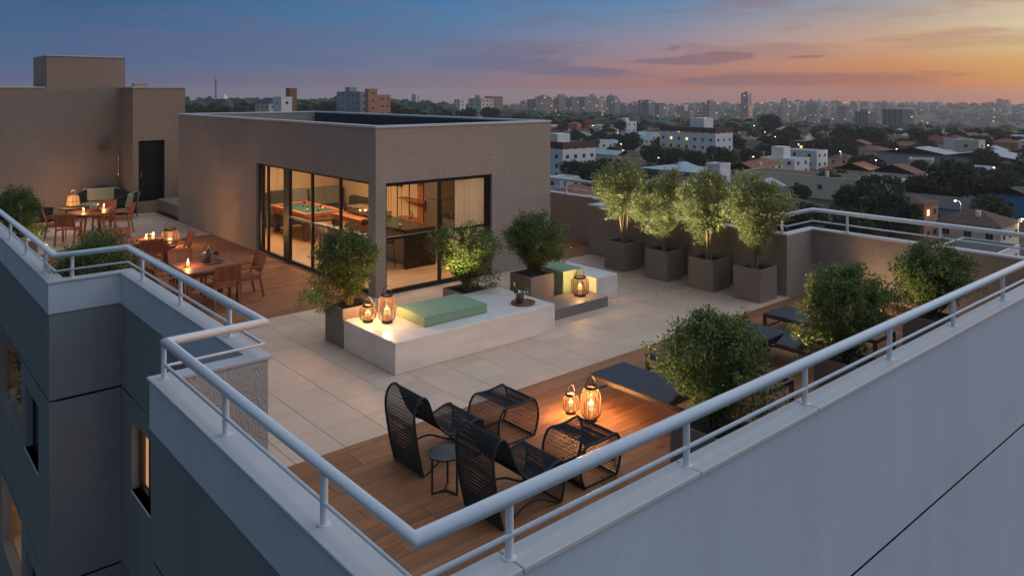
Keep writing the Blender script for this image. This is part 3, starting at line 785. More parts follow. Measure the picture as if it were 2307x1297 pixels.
# ---- bucket chairs at the island
def bucket_chair():
    t = thing('bucket_chair', 'rounded bucket chair', 'chair')
    m = MB(); n = 14; rows = []
    for k, (r, z) in enumerate(((.02, .44), (.20, .45), (.25, .52), (.275, .72))):
        for j in range(n+1):
            a = PI*.22+(2*PI-PI*.44)*j/n; zz = z if k < 2 else z+.04*math.cos((a-PI)*1.0)
            rows.append((r*math.cos(a), r*math.sin(a), zz))
    m.add(rows, [(k*(n+1)+j, k*(n+1)+j+1, (k+1)*(n+1)+j+1, (k+1)*(n+1)+j) for k in range(3) for j in range(n)], True)
    sh = m.build('shell', M['chair_shell'], t); sl = sh.modifiers.new('solid', 'SOLIDIFY'); sl.thickness = .03
    MB().cyl(.19, .455, .50, 14).build('seat_pad', M['cushion_grey'], t)
    MB().tube([rows[3*(n+1)+j] for j in range(n+1)], .013, 5).build('rim', M['white_ceramic'], t)
    for sx in (-1, 1):
        for sy in (-1, 1): MB().tube([(sx*.12, sy*.12, .45), (sx*.2, sy*.2, 0)], .012, 6).build('leg', M['dark_metal'], t)
    return t
bc0 = bucket_chair(); bc0.location = (9.72, 18.55, 0); bc0.rotation_euler = (0, 0, 0)
for o, (x, y, l) in zip((bc0, dup(bc0), dup(bc0)), ((9.75, 19.2, 'bucket chair nearest the pool table at the island'), (9.75, 18.35, 'middle one of three bucket chairs at the island'), (9.78, 17.45, 'bucket chair nearest the pavilion corner'))):
    o.location = (x, y, 0); o['label'] = l; o['group'] = 'bucket chairs at the bar island'
st = thing('bar_stool', 'dark blue bar stool on thin legs in front of the island end', 'stool', (9.95, 16.35, 0))
BX(-.2, -.2, .62, .2, .2, .68).build('seat', M['navy'], st, bevel=.02)
BX(-.2, -.2, .68, -.17, .2, .95).build('backrest', M['navy'], st)
for sx in (-1, 1):
    for sy in (-1, 1): MB().tube([(sx*.16, sy*.16, .62), (sx*.2, sy*.2, 0)], .01, 6).build('leg', M['black_metal'], st)
# ---- shelf unit, fridge, side counter, curtain, screen
sh = thing('shelf_unit', 'open black shelf frame with copper wood boards on the back wall', 'shelf', (13.0, 19.6, 0))
for y in (-.72, .05, .72): MB().box(-.17, y-.012, .4, -.146, y+.012, 2.4).build('upright', M['black_metal'], sh)
for z in (.43, 1.02, 1.62, 2.15): MB().box(-.18, -.74, z, .15, .74, z+.03).build('board', M['copper_wood'], sh)
BX(.12, -.74, .43, .145, .02, 2.3).build('back_panel', M['copper_wood'], sh)
tag(MB().lathe([(.001, 0), (.06, 0), (.085, .08), (.07, .2), (.04, .24)], 12).build('vase', M['wall_cream'], None, loc=(12.95, 19.75, .462)), 'pale round vase on the lowest shelf board', 'vase')
pm, sm2 = shrub_meshes(91, .22, -.25, .25, (0, 0, -.02), 3, 40, 14, .05, trunk_r=.008)
hp_ = thing('hanging_plant', 'trailing green plant on the top shelf board', 'plant', (12.95, 19.75, 2.21)); inst('foliage', pm, hp_, (0, 0, .05)); MB().cyl(.07, -.025, .06, 10).build('pot', M['white_ceramic'], hp_)
fg = thing('fridge', 'tall grey fridge beside the copper shelves', 'fridge', (12.82, 17.98, 0))
BX(-.33, -.36, .02, .33, .36, 1.25).build('door', M['fridge'], fg, bevel=.01); BX(-.33, -.36, 1.27, .33, .36, 2.1).build('door', M['fridge'], fg, bevel=.01)
MB().box(-.37, .25, .9, -.332, .28, 1.2).build('handle', M['dark_metal'], fg); BX(-.30, -.35, 0, .33, .35, .02).build('plinth', M['black_metal'], fg)
sc = thing('side_counter', 'dark counter half hidden by the curtain', 'counter', (12.8, 16.4, 0))
BX(-.32, -1.3, 0, .34, 1.0, .86).build('cabinet', M['fridge'], sc); BX(-.36, -1.32, .86, .345, 1.02, .91).build('countertop', M['granite'], sc)
m = MB(); n = 60
vs = []
for j in range(n+1):
    x = 10.62+.92*j/n; yy_ = 14.32+.035*math.sin(j*1.05)+.012*math.sin(j*2.7)
    vs += [(x, yy_, .02), (x, yy_, 2.53)]
m.add(vs, [(2*j, 2*j+2, 2*j+3, 2*j+1) for j in range(n)], True)
tag(m.build('curtain', M['curtain'], None), 'pale pleated curtain behind the right end of the corner opening', 'curtain')
tv = thing('screen', 'green lit screen on the right wall of the games room', 'screen', (13.1, 21.0, 1.65)); BX(-.03, -.5, -.3, .03, .5, .3).build('bezel', M['black_metal'], tv); BX(-.034, -.48, -.28, -.031, .48, .28).build('display', M['tv'], tv)

# ================================================================== stair tower block at the far left
tw = thing('stair_tower', 'textured stair tower block with a raised lift shaft at the far left', 'building')
BX(-6.0, 31.0, -.6, 7.57, 36, 4.46).build('wall', M['stucco_dark'], tw)
BX(5.22, 31.0, 4.46, 7.75, 33.6, 5.58).build('shaft', M['stucco_dark'], tw)
wall_holes('y', 29.28, .3, 7.57, 9.36, 0, 4.46, [(7.76, 8.64, .41, 2.58)]).build('wall', M['stucco_dark'], tw)
BX(7.57, 29.58, 0, 9.36, 36, 4.46).build('wall', M['stucco_dark'], tw)
for q in ((-6, 30.97, 5.18, 36.03, 4.46), (7.54, 29.25, 9.39, 36.03, 4.461)): BX(q[0], q[1], q[4], q[2], q[3], q[4]+.04).build('coping', M['coping'], tw)
BX(5.19, 30.97, 5.58, 7.78, 33.63, 5.62).build('coping', M['coping'], tw)
d = BX(7.77, 29.37, .42, 8.63, 29.42, 2.57).build('door', M['black_metal'], tw)
for z in (1.3, 1.9): BX(7.77, 29.362, z, 8.63, 29.369, z+.03).build('door_rail', M['dark_metal'], d)
MB().tube([(7.86, 29.34, 1.25), (7.86, 29.34, 1.5)], .012, 6).build('handle', M['chrome'], d)
sb = thing('lounge_bench', 'grey upholstered bench at the end of the pavilion by the black door', 'bench', (9.0, 27.9, 0))
BX(-.68, -1.16, .12, .8, 1.2, .50).build('cushion', M['planter_grey'], sb, bevel=.03); BX(-.62, -1.1, 0, .8, 1.15, .12).build('base', M['pool_leg'], sb)
sw = thing('outdoor_shower', 'chrome outdoor shower with a flat round head against the dark wall', 'shower', (7.50, 30.97, 0))
MB().tube([(0, -.05, .03), (0, -.05, 2.22), (-.03, -.06, 2.36), (-.12, -.08, 2.45), (-.3, -.12, 2.47), (-.66, -.16, 2.47)], .018, 8).build('pipe', M['chrome'], sw)
MB().cyl(.22, 2.42, 2.445, 20, (-.50, -.16)).build('shower_head', M['chrome'], sw)
MB().tube([(-.03, -.05, 1.2), (-.11, -.09, 1.2)], .02, 8).build('tap', M['chrome'], sw); MB().cyl(.09, 0, .03, 14, (0, -.05)).build('base', M['chrome'], sw)

# ---- a few fallen leaves near the planters
lr = np.random.default_rng(77); LP_ = []
for (x, y, n_, r_) in ((7.2, 5.9, 26, .7), (10.4, 6.0, 26, .7), (13.3, 6.0, 18, .7), (13.6, 10.4, 22, .7), (3.4, 16, 10, .6)):
    for _ in range(n_): LP_.append((x+lr.normal()*r_, y+lr.normal()*r_*.8, .004+lr.random()*.006))
LP_ = np.array([p for p in LP_ if 2.75 < p[0] < 15.8 and p[1] > 4.0])
dd_ = lr.normal(size=(len(LP_), 3)); dd_[:, 2] *= .08
inst('fallen_leaves', leaf_mesh('fallen_leaves', LP_, dd_, lr.uniform(.035, .06, len(LP_)), .5, M['dry_leaf'], lr))['kind'] = 'stuff'

# ================================================================== lanterns
def lantern(label, loc, dia, h, power, rotz=0, cage='rattan', group='rattan lanterns', ring_gap=.0175):
    t = thing('lantern', label, 'lantern', loc, rotz, group)
    r = dia/2; rb = r*.66
    MB().cyl(rb, 0, .022, 20).cyl(rb*.94, .022, .034, 20).build('base', M['lantern_black'], t)
    prof = []
    for k in range(17):
        z = .035+(h-.07)*k/16; s = k/16
        e = min(s, 1-s); rr = rb+(r-rb)*min(1, e/.16)**.6 if e < .16 else r
        prof.append((rr, z))
    def rad(z):
        for (a, za), (b, zb) in zip(prof, prof[1:]):
            if za <= z <= zb: return a+(b-a)*(z-za)/(zb-za+1e-9)
        return rb
    m = MB(); z = .045; k = 0
    while z < h-.045:
        m.tube([(rad(z)*math.cos(2*PI*j/22), rad(z)*math.sin(2*PI*j/22), z) for j in range(22)], .0034, 4, closed=True); z += ring_gap
    w_ = m.build('weave', M[cage], t); w_['kind'] = 'stuff'
    m = MB()
    for j in range(12):
        a = 2*PI*j/12; m.tube([((rr+.002)*math.cos(a), (rr+.002)*math.sin(a), zz) for rr, zz in prof], .0036, 4)
    m.build('rib_cage', M['lantern_black'] if cage == 'lantern_black' else M['rattan'], t)
    m = MB(); m.lathe([(rb*.80, h-.035), (rb*1.04, h-.035), (rb*1.04, h), (rb*.80, h), (rb*.80, h-.035)], 22); m.build('collar', M['lantern_black'], t)
    a = rb*.98
    MB().tube([(a*math.cos(q), 0, h-.02+.02+(.30*dia+.035)*math.sin(q)*1.15) for q in np.linspace(0, PI, 13)], .007, 6).build('handle', M['lantern_black'], t)
    hc = min(h*.42, .19); rc = min(.052, r*.36)
    c = MB().cyl(rc, .036, .036+hc*.55, 16).build('candle', M['wax_low'], t)
    MB().cyl(rc, .0362+hc*.55, .036+hc, 16, r1=rc*.98).build('wax_top', M['wax'], c)
    MB().lathe([(.001, 0), (.011, .012), (.008, .028), (.001, .045)], 8).build('flame', M['flame'], c, loc=(0, 0, .037+hc))
    point_light((0, 0, .036+hc+.05), power, (1, .50, .17), .045, t)
    return t
lantern('tall rattan lantern with a lit candle on the white bench by the green cushion', (6.74, 10.98, .49), .28, .47, 44)
lantern('short round rattan lantern on the white bench at its left end', (6.52, 11.22, .49), .265, .29, 30)
lantern('tall rattan lantern standing on the deck by the lounger foot', (7.37, 6.95, 0), .255, .45, 75)
lantern('short rattan lantern on the deck beside the tall one', (7.33, 7.28, 0), .215, .27, 40)
lantern('round wire lantern on the grey plinth in front of the green block', (11.17, 10.84, .20), .36, .385, 28, 0, 'rattan')
lantern('bulging lantern with a tall handle on the floor behind the far square table', (6.72, 22.3, 0), .46, .52, 80)
# lantern with a paper shade on the coffee table
t = thing('shaded_lantern', 'tall tapering glowing lantern on the low table between the lounge chairs', 'lantern', (5.80, 29.75, .40))
m = MB(); n = 20
m.lathe([(.21, .03), (.20, .18), (.165, .36)], n, smooth=True); m.build('shade', M['paper_shade'], t)
m = MB()
for j in range(10):
    a = 2*PI*j/10; m.tube([(.213*math.cos(a), .213*math.sin(a), .03), (.203*math.cos(a), .203*math.sin(a), .18), (.168*math.cos(a), .168*math.sin(a), .37)], .005, 4)
for z, r in ((.03, .214), (.18, .204), (.37, .168)): m.tube([(r*math.cos(2*PI*j/20), r*math.sin(2*PI*j/20), z) for j in range(20)], .006, 4, closed=True)
m.build('wire_cage', M['lantern_black'], t); MB().cyl(.21, 0, .03, 20).build('base', M['lantern_black'], t)
MB().tube([(.10*math.cos(q), 0, .37+.19*math.sin(q)) for q in np.linspace(0, PI, 11)], .008, 6).build('handle', M['lantern_black'], t)
point_light((0, 0, .50), 12, (1, .48, .17), .05, t); point_light((-.35, -.35, .25), 16, (1, .48, .17), .05, t)

# ================================================================== benches, plinth, cushions, planters of the middle island
b = thing('stone_bench', 'long white stone bench block in the middle of the paving', 'bench', (6.27, 9.98, 0))
BX(0, 0, 0, 3.37, 1.61, .49).build('block', M['bench_stone'], b, bevel=.012)
b = thing('stone_bench', 'white stone bench block at the right end of the grey plinth', 'bench', (11.60, 10.79, 0))
BX(0, 0, 0, .66, 1.50, .49).build('block', M['bench_stone'], b, bevel=.012)
p = thing('plinth', 'low grey stone plinth linking the two white benches', 'plinth', (9.66, 10.43, 0))
BX(0, 0, 0, 1.90, .73, .20).build('slab', M['plinth_grey'], p, bevel=.006)
BX(.02, .74, 0, .46, 1.85, .30).build('slab', M['planter_grey'], p, bevel=.006)
sp = thing('seat_pad', 'flat sage green seat pad lying on the long white bench', 'cushion', (7.06, 10.34, .49))
BX(0, 0, 0, 1.30, .86, .165).build('pad', M['sage'], sp, bevel=.012)
for z_ in (.010, .155): MB().tube([(.006, .006, z_), (1.294, .006, z_), (1.294, .854, z_), (.006, .854, z_)], .0055, 6, closed=True).build('piping', M['sage'], sp)
gb = thing('green_block', 'tall sage green block seat between planter and white bench', 'pouf', (11.02, 11.17, .0))
BX(0, 0, 0, .57, 1.10, .645).build('pad', M['sage'], gb, bevel=.012)
MB().tube([(.006, .006, .635), (.564, .006, .635), (.564, 1.094, .635), (.006, 1.094, .635)], .0055, 6, closed=True).build('piping', M['sage'], gb)

def planter_shrub(loc, w, h, label, crown, stem, soil=.05, cat='potted shrub', group='potted round shrubs', pm='planter_grey', rotz=0, prot=0, sc=(1, 1)):
    t = thing('planter_shrub', label, cat, loc, 0, group)
    planter_box(t, w, h, pm, soil=soil)
    for nm, me_ in (('crown', crown), ('stem', stem)): inst(nm, me_, t, (0, 0, h-soil), (0, 0, prot), (sc[0], sc[0], sc[1]))
    return t
cA, sA = shrub_meshes(11, .66, .10, 1.36, (0, 0, 0), 8, 270, 70, .046, (0, .04), spread=.05, low=((-.62, .12, .25, .13, 14), (-.45, .3, .33, .12, 12)))
cB, sB = shrub_meshes(12, .70, .10, 1.36, (0, 0, 0), 8, 280, 70, .046, (.05, -.03), spread=.05, low=((.42, -.55, .35, .10, 10),))
cC, sC = shrub_meshes(13, .74, .14, 1.38, (0, 0, 0), 8, 270, 68, .046, (.03, 0), spread=.05, low=((.45, -.5, .30, .12, 12), (-.6, .15, .4, .1, 8)))
cD, sD = shrub_meshes(14, .72, .12, 1.38, (0, 0, 0), 8, 310, 60, .050, (0, 0), spread=.05, lobe=.24, waist=.36, low=((.5, -.45, .3, .12, 10),))
planter_shrub((6.58, 11.925, 0), .63, .66, 'grey planter with a round shrub at the left end of the long white bench', cA, sA)
planter_shrub((9.16, 11.96, 0), .68, .47, 'low grey planter with a brightly lit shrub behind the green seat pad', cC, sC, prot=1.9)
planter_shrub((10.45, 11.49, 0), .63, .66, 'grey planter with a dark shrub beside the tall green block', cB, sB, prot=.6)
tb = planter_shrub((7.21, 4.98, 0), .64, .66, 'big bushy shrub in a tub close to the front parapet, left of three', cD, sD, prot=.2, sc=(.92, .98))
planter_shrub((10.40, 4.98, 0), .64, .66, 'round shrub with a lit top in the middle tub along the front parapet', cD, sD, prot=2.9, sc=(.92, .96))
planter_shrub((13.40, 5.02, 0), .64, .66, 'wide dusky shrub in the rightmost tub near the far wall', cA, sA, prot=-1.6, sc=(1.1, .93))
planter_shrub((3.30, 23.2, 0), .70, .62, 'yellow lit shrub behind the left rail near the round table', cA, sA, prot=2.4)
cL, sL = shrub_meshes(17, .74, .05, 1.42, (0, 0, 0), 9, 460, 44, .046, (0, 0), waist=.7, low=((-.05, -.42, .18, .08, 10), (.3, -.4, .2, .09, 12)))
planter_shrub((3.22, 14.85, 0), .66, .60, 'spreading shrub leaning on the parapet at the inner corner of the left rail', cL, sL, prot=0)
lg = planter_shrub((3.1, 17.5, -2.12), .6, .45, 'dark shrub in a planter inside the upper loggia below the terrace', cA, sA, prot=.9)

# four light, multi-stemmed trees in cube planters along the wall
cw = [shrub_meshes(s, .69, .50, 2.02, (0, 0, 0), 5, 320, 50, .064, sk, 'leaf_light', 'bark_light', .58, .056, trunk_r=.026, lobe=.42) for s, sk in ((31, (0, 0)), (32, (.05, .05)), (33, (0, -.05)), (36, (-.04, .03)))]
for i, (y, l) in enumerate(((12.47, 'leftmost of the four lit trees in cube planters, its crown loosest'), (11.20, 'second from left of the four lit trees in cube planters'),
                            (9.98, 'third from left of the four lit trees in cube planters'), (8.84, 'rightmost of the four lit trees, in the planter nearest the loungers'))):
    t = thing('planter_tree', l, 'potted tree', (14.36, y, 0), 0, 'trees in cube planters')
    planter_box(t, .64, .68, soil=.06)
    c, s_ = cw[i]; rz = (0.3, 1.7, 2.2, 4.1)[i]; sc = (1.04, .90, .97, .98)[i]
    inst('crown', c, t, (0, 0, .62), (0, 0, rz), (sc,)*3); inst('stem', s_, t, (0, 0, .62), (0, 0, rz), (sc,)*3)

# ---- garden spotlights (small ground fixtures that light the plants, plus one added to warm a wall)
def garden_spot(label, loc, to, power, size=75, col=(1, .80, .40)):
    t = thing('garden_spotlight', label, 'spotlight', loc, 0, 'garden spotlights')
    d = (Vector(to)-Vector(loc)).normalized()
    q = d.to_track_quat('Z', 'Y')
    m = MB().cyl(.028, -.05, .03, 10); o = m.build('body', M['black_metal'], t, loc=(0, 0, .06)); o.rotation_mode = 'QUATERNION'; o.rotation_quaternion = q
    MB().tube([(0, 0, 0), (0, 0, .05)], .006, 5).build('spike', M['black_metal'], t)
    spot_light(Vector(loc)+Vector((0, 0, .06))+d*.06, to, power, size, col)
for i, (y, sy, p) in enumerate(((12.47, 12.15, 620), (11.20, 11.75, 640), (9.98, 11.35, 820), (8.84, 11.0, 1250))):
    garden_spot('small black spotlight behind the right bench block aimed at the %s lit tree' % ('leftmost', 'second', 'third', 'rightmost')[i], (12.45, sy, 0), (14.36, y, 1.85), p, (40, 38, 36, 27)[i], (1, .87, .58))
garden_spot('small black spotlight behind the planter at the bench end', (6.40, 12.42, 0), (6.10, 12.0, 1.35), 90, 70, (1, .80, .38))
garden_spot('small black spotlight behind the flat green seat pad', (8.25, 11.42, .49), (9.25, 11.9, 1.65), 260, 56, (1, .80, .34))
garden_spot('small black spotlight on the paving by the left rail planter', (3.75, 22.25, 0), (3.30, 23.2, 1.40), 130, 40, (1, .80, .34))
garden_spot('small black spotlight on the deck by the corner planter', (4.0, 15.0, 0), (3.25, 14.85, 1.2), 45, 60, (1, .80, .40))
garden_spot('small black spotlight fixed on the lounger deck near the middle tub', (10.55, 6.05, 0), (10.38, 5.1, 1.8), 420, 50, (1, .80, .34))
garden_spot('small black spotlight on the deck near the leftmost tub', (6.75, 6.0, 0), (7.1, 5.2, 1.75), 200, 60, (1, .80, .40))
garden_spot('added black spotlight giving warm fill to the right parapet wall behind the loungers', (15.1, 6.9, 0), (16.02, 6.3, .75), 34, 140, (1, .66, .36))  # added fill lamp, warms the parapet wall; no such fixture is seen
garden_spot('small black spotlight on the deck near the rightmost tub', (12.75, 5.8, 0), (13.1, 5.2, 1.5), 170, 60, (1, .76, .34))

# ================================================================== rope lounge chairs, ottomans, side table
def smooth(pts, k=2):
    for _ in range(k):
        q = [pts[0]]
        for a, b in zip(pts, pts[1:]):
            q += [tuple(.75*x+.25*y for x, y in zip(a, b)), tuple(.25*x+.75*y for x, y in zip(a, b))]
        q.append(pts[-1]); pts = q
    return pts
def resample(pts, gap):
    out = [pts[0]]; acc = 0
    for a, b in zip(pts, pts[1:]):
        L = math.dist(a, b); s = 0
        while acc+(L-s) >= gap:
            s += gap-acc; acc = 0; f = s/L; out.append(tuple(x+(y-x)*f for x, y in zip(a, b)))
        acc += L-s
    return out
def rope_thing(name, label, cat, loc, prof, width, gap, group, arch=None, cross=()):
    t = thing(name, label, cat, loc, 0, group)
    P = smooth(prof); h = width/2
    m = MB(); m.tube([(x, -h, z) for x, z in P], .0145, 8); m.build('side_frame', M['rope_frame'], t)
    m = MB(); m.tube([(x, h, z) for x, z in P], .0145, 8); m.build('side_frame', M['rope_frame'], t)
    m = MB(); Q = resample(P, gap)
    rr = random.Random(5)
    for (x, z) in Q[1:-1]:
        y_ = rr.uniform(-.0015, .0015)
        m.tube([(x, -h, z), (x+y_, 0, z+y_), (x, h, z)], .0045, 5, caps=False)
    w_ = m.build('rope_weave', M['rope'], t); w_['kind'] = 'stuff'
    for (x, z) in cross: MB().tube([(x, -h, z), (x, h, z)], .012, 8).build('crossbar', M['rope_frame'], t)
    if arch:
        A = smooth(arch)
        for s in (-1, 1): MB().tube([(x, s*(h-.012), z) for x, z in A], .012, 8).build('base_arch', M['rope_frame'], t)
    return t
chair_prof = [(0, .014), (-.055, .22), (-.10, .47), (-.128, .68), (-.115, .80), (-.06, .885), (.01, .892), (.062, .835), (.112, .70), (.18, .555), (.28, .43), (.37, .37), (.48, .365), (.62, .41), (.735, .445), (.815, .44), (.85, .39), (.855, .28), (.835, .12), (.80, .014)]
chair_arch = [(0.0, .016), (.06, .012), (.18, .09), (.34, .155), (.50, .145), (.66, .06), (.76, .012), (.80, .016)]
otto_prof = [(.08, .012), (.03, .09), (.0, .22), (.02, .34), (.07, .44), (.13, .47), (.24, .455), (.38, .452), (.50, .468), (.575, .48), (.63, .42), (.665, .28), (.64, .13), (.585, .012)]
rc = rope_thing('rope_chair', 'black rope lounge chair further from the front rail', 'lounge chair', (4.85, 7.43, 0), chair_prof, .60, .0132, 'black rope lounge chairs', chair_arch, ((0, .014), (.80, .014)))
dup(rc, (4.85, 6.055, 0), label='black rope lounge chair nearest the front corner of the rail')
ot = rope_thing('rope_ottoman', 'black rope ottoman in front of the further rope chair', 'ottoman', (5.91, 7.40, 0), otto_prof, .60, .0165, 'black rope ottomans', [(.08, .012), (.2, .012), (.45, .012), (.585, .012)], ((.08, .012), (.585, .012)))
dup(ot, (5.95, 6.07, 0), label='black rope ottoman half hidden by the front rail')
t = thing('side_table', 'small round black side table between the two rope chairs', 'table', (4.87, 6.74, 0))
MB().cyl(.195, .405, .42, 32).build('tabletop', M['table_black'], t, bevel=.003)
for k in range(3):
    a = 2*PI*k/3+2.9; c, s = math.cos(a), math.sin(a)
    MB().bar((.155*c, .155*s, 0), (.155*c, .155*s, .405), .018).build('leg', M['table_black'], t)
    MB().bar((.0, .0, .012), (.155*c, .155*s, .012), .018).build('foot_bar', M['table_black'], t)

# ================================================================== loungers
def lounger(label, x):
    t = thing('sun_lounger', label, 'sun lounger', (x, 7.47, 0), 0, 'sun loungers on the deck')
    w, L = .74, 2.0
    f = MB(); f.box(0, -L, .285, .035, 0, .345).box(w-.035, -L, .285, w, 0, .345).box(.035, -.035, .285, w-.035, 0, .345).box(.035, -L, .285, w-.035, -L+.035, .345).box(.04, -1.38, .28, w-.04, -1.34, .33)
    f.build('frame', M['lounger_frame'], t, bevel=.003, seg=1)
    for sx in (0, w-.045):
        for y in (-.05, -L): BX(sx, y, 0, sx+.045, y+.05, .285).build('leg', M['lounger_frame'], t)
    BX(.02, -.03, .09, w-.02, -.005, .115).build('crossbar', M['lounger_frame'], t)
    BX(.02, -1.36, .3465, w-.02, -.015, .353).build('sling', M['sling'], t)
    a = R(52); c, s = math.cos(a), math.sin(a); l = .78
    m = MB(); m.add([(.02, -1.38, .352), (w-.02, -1.38, .352), (w-.02, -1.38-l*c, .352+l*s), (.02, -1.38-l*c, .352+l*s),
                     (.02, -1.38-.02*s, .352-.02*c), (w-.02, -1.38-.02*s, .352-.02*c), (w-.02, -1.38-l*c-.02*s, .352+l*s-.02*c), (.02, -1.38-l*c-.02*s, .352+l*s-.02*c)],
                    [(0, 1, 2, 3), (7, 6, 5, 4), (0, 4, 5, 1), (1, 5, 6, 2), (2, 6, 7, 3), (3, 7, 4, 0)])
    m.build('backrest', M['sling'], t)
    MB().bar((.1, -1.38-l*.6*c, .34+l*.6*s), (.1, -1.80, .30), .02).build('prop', M['lounger_frame'], t)
    return t
l0 = lounger('sun lounger nearest the lit lanterns, its foot end in full view', 7.87)
for x, l in ((9.12, 'second sun lounger, mostly hidden behind the big bushy shrub'), (11.03, 'third sun lounger with its dark raised back showing between shrubs'), (12.39, 'rightmost sun lounger with its foot end by the cube planters')):
    dup(l0, (x, 7.47, 0), label=l)

# ================================================================== dining furniture
def dining_chair(loc, rotz, label):
    """faces +Y in its own frame"""
    t = thing('dining_chair', label, 'chair', loc, rotz, 'teak dining armchairs')
    w, dp = .54, .52
    fx = w/2-.022
    for s in (-1, 1):
        MB().bar((s*fx, dp/2-.04, 0), (s*fx, dp/2-.06, .63), .042, .036).build('leg', TE, t)
        MB().bar((s*fx, -dp/2-.07, 0), (s*fx, -dp/2+.02, .45), .042, .04).bar((s*fx, -dp/2+.02, .45), (s*fx, -dp/2-.12, .885), .04, .036).build('leg', TE, t)
        MB().bar((s*fx, -dp/2-.035, .645), (s*fx, dp/2-.02, .65), .05, .024).build('armrest', TE, t)
        MB().bar((s*fx, -dp/2+.03, .41), (s*fx, dp/2-.06, .41), .03, .05).build('side_rail', TE, t)
    m = MB()
    m.box(-w/2+.045, -dp/2, .425, w/2-.045, dp/2-.03, .455)
    m.build('seat', TE, t, bevel=.004, seg=1)
    MB().box(-w/2+.045, dp/2-.075, .38, w/2-.045, dp/2-.04, .423).build('front_rail', TE, t)
    y0, z0, y1, z1 = -dp/2-.012, .55, -dp/2-.114, .87
    MB().bar((-fx, y1, z1), (fx, y1, z1), .03, .05).build('top_rail', TE, t)
    MB().bar((-fx, y0, z0-.01), (fx, y0, z0-.01), .03, .04).build('lower_rail', TE, t)
    n = 7
    for k in range(n):
        x = -w/2+.045+(w-.09)*(k+.5)/n
        inst('slat', SLAT, t, (x, (y0+y1)/2, (z0+z1)/2), (math.atan2(y0-y1, z1-z0), 0, 0))
    return t
TE = M['teak']; SLAT = MB().box(-.028, -.008, -.16, .028, .008, .16).mesh('slat', TE)
def square_table(loc, w, d, label):
    t = thing('dining_table', label, 'table', loc, 0, 'square teak dining tables'); a, b = w/2, d/2
    n = 6
    for k in range(n):
        BX(-a+w*k/n+.0015, -b, .70, -a+w*(k+1)/n-.0015, b, .74).build('top_board', TE, t)
    BX(-a+.08, -b+.08, .60, a-.08, -b+.11, .70).build('apron', TE, t); BX(-a+.08, b-.11, .60, a-.08, b-.08, .70).build('apron', TE, t)
    BX(-a+.08, -b+.11, .60, -a+.11, b-.11, .70).build('apron', TE, t); BX(a-.11, -b+.11, .60, a-.08, b-.11, .70).build('apron', TE, t)
    for sx in (-1, 1):
        for sy in (-1, 1): BX(sx*(a-.045)-.04, sy*(b-.045)-.04, 0, sx*(a-.045)+.04, sy*(b-.045)+.04, .699).build('leg', TE, t)
    return t
TN = (5.56, 16.13); TF = (5.27, 19.95)
square_table((*TN, 0), 1.08, 1.12, 'square teak table with the wine bucket, nearest the camera')
square_table((*TF, 0), 1.08, 1.0, 'square teak table with two candle glasses in the middle of the dining deck')
# chairs: facing direction given by rotz (0 faces +Y)
dining_chair((5.66, 15.50, 0), 0, 'teak chair with its back to the rail at the wine bucket table')
dining_chair((6.28, 15.92, 0), PI/2, 'teak chair at the wine bucket table on the pavilion side')
dining_chair((5.42, 16.90, 0), PI, 'teak chair on the far side of the wine bucket table')
dining_chair((4.78, 16.05, 0), -PI/2+.15, 'teak chair at the wine bucket table half hidden by the handrail')
dining_chair((5.30, 19.30, 0), 0, 'teak chair with its back to the camera at the table with two candle glasses')
dining_chair((6.02, 19.55, 0), PI/2-.1, 'teak chair beside the bulging floor lantern')
dining_chair((5.12, 20.75, 0), PI, 'teak chair on the far side of the table with two candle glasses')
# round table and its chairs
RT_ = (5.50, 25.60)
t = thing('round_dining_table', 'round teak table with carafes and candles near the lounge chairs', 'table', (*RT_, 0))
MB().cyl(.64, .70, .74, 40).build('tabletop', M['teak'], t, bevel=.004)
MB().cyl(.40, .62, .699, 24).build('apron', M['teak'], t)
for k in range(4):
    a = PI/4+k*PI/2; MB().bar((.30*math.cos(a), .30*math.sin(a), .699), (.42*math.cos(a), .42*math.sin(a), 0), .06).build('leg', M['teak'], t)
dining_chair((4.72, 24.75, 0), R(-32), 'bright lit teak chair with its back to the camera at the round table')
dining_chair((4.62, 25.85, 0), R(-100), 'teak chair on the left side of the round table')
dining_chair((6.30, 25.75, 0), R(88), 'teak chair on the pavilion side of the round table')
dining_chair((6.02, 26.55, 0), R(150), 'teak chair behind the round table in front of the black armchair')
# things on the tables
def candle_glass(label, loc, h=.15, r=.045, power=1.3):
    t = thing('candle_glass', label, 'candle', loc, 0, 'candle glasses on the tables')
    MB().lathe([(.001, .0), (r, .0), (r, h)], 14).build('glass', M['clear_glass'], t)
    c = MB().cyl(r*.62, .006, h*.55, 12).build('candle', M['wax'], t)
    MB().lathe([(.001, 0), (.008, .01), (.006, .02), (.001, .034)], 8).build('flame', M['flame'], c, loc=(0, 0, h*.55+.002))
    point_light((0, 0, h*.55+.04), power, (1, .52, .18), .015, t)
candle_glass('lit candle glass at the left corner of the wine bucket table', (5.24, 16.23, .742), .155, .055, 8)
candle_glass('smaller lit candle glass on the far square table, left one', (5.42, 19.80, .742), .12, .05, 6)
candle_glass('bigger lit candle glass on the far square table, right one', (5.58, 19.82, .742), .17, .06, 7)
candle_glass('lit candle glass on the near side of the round table', (5.26, 25.62, .742), .15, .05, 7)
candle_glass('lit candle glass on the far side of the round table', (5.90, 26.02, .742), .15, .05, 7)
def tray(label, loc, r=.2, name='tray'):
    t = thing(name, label, 'tray', loc)
    MB().lathe([(.001, 0), (r, 0), (r*1.03, .03), (r*.96, .03), (r*.93, .012), (.001, .012)], 28).build('dish', M['tray_wood'], t); return t
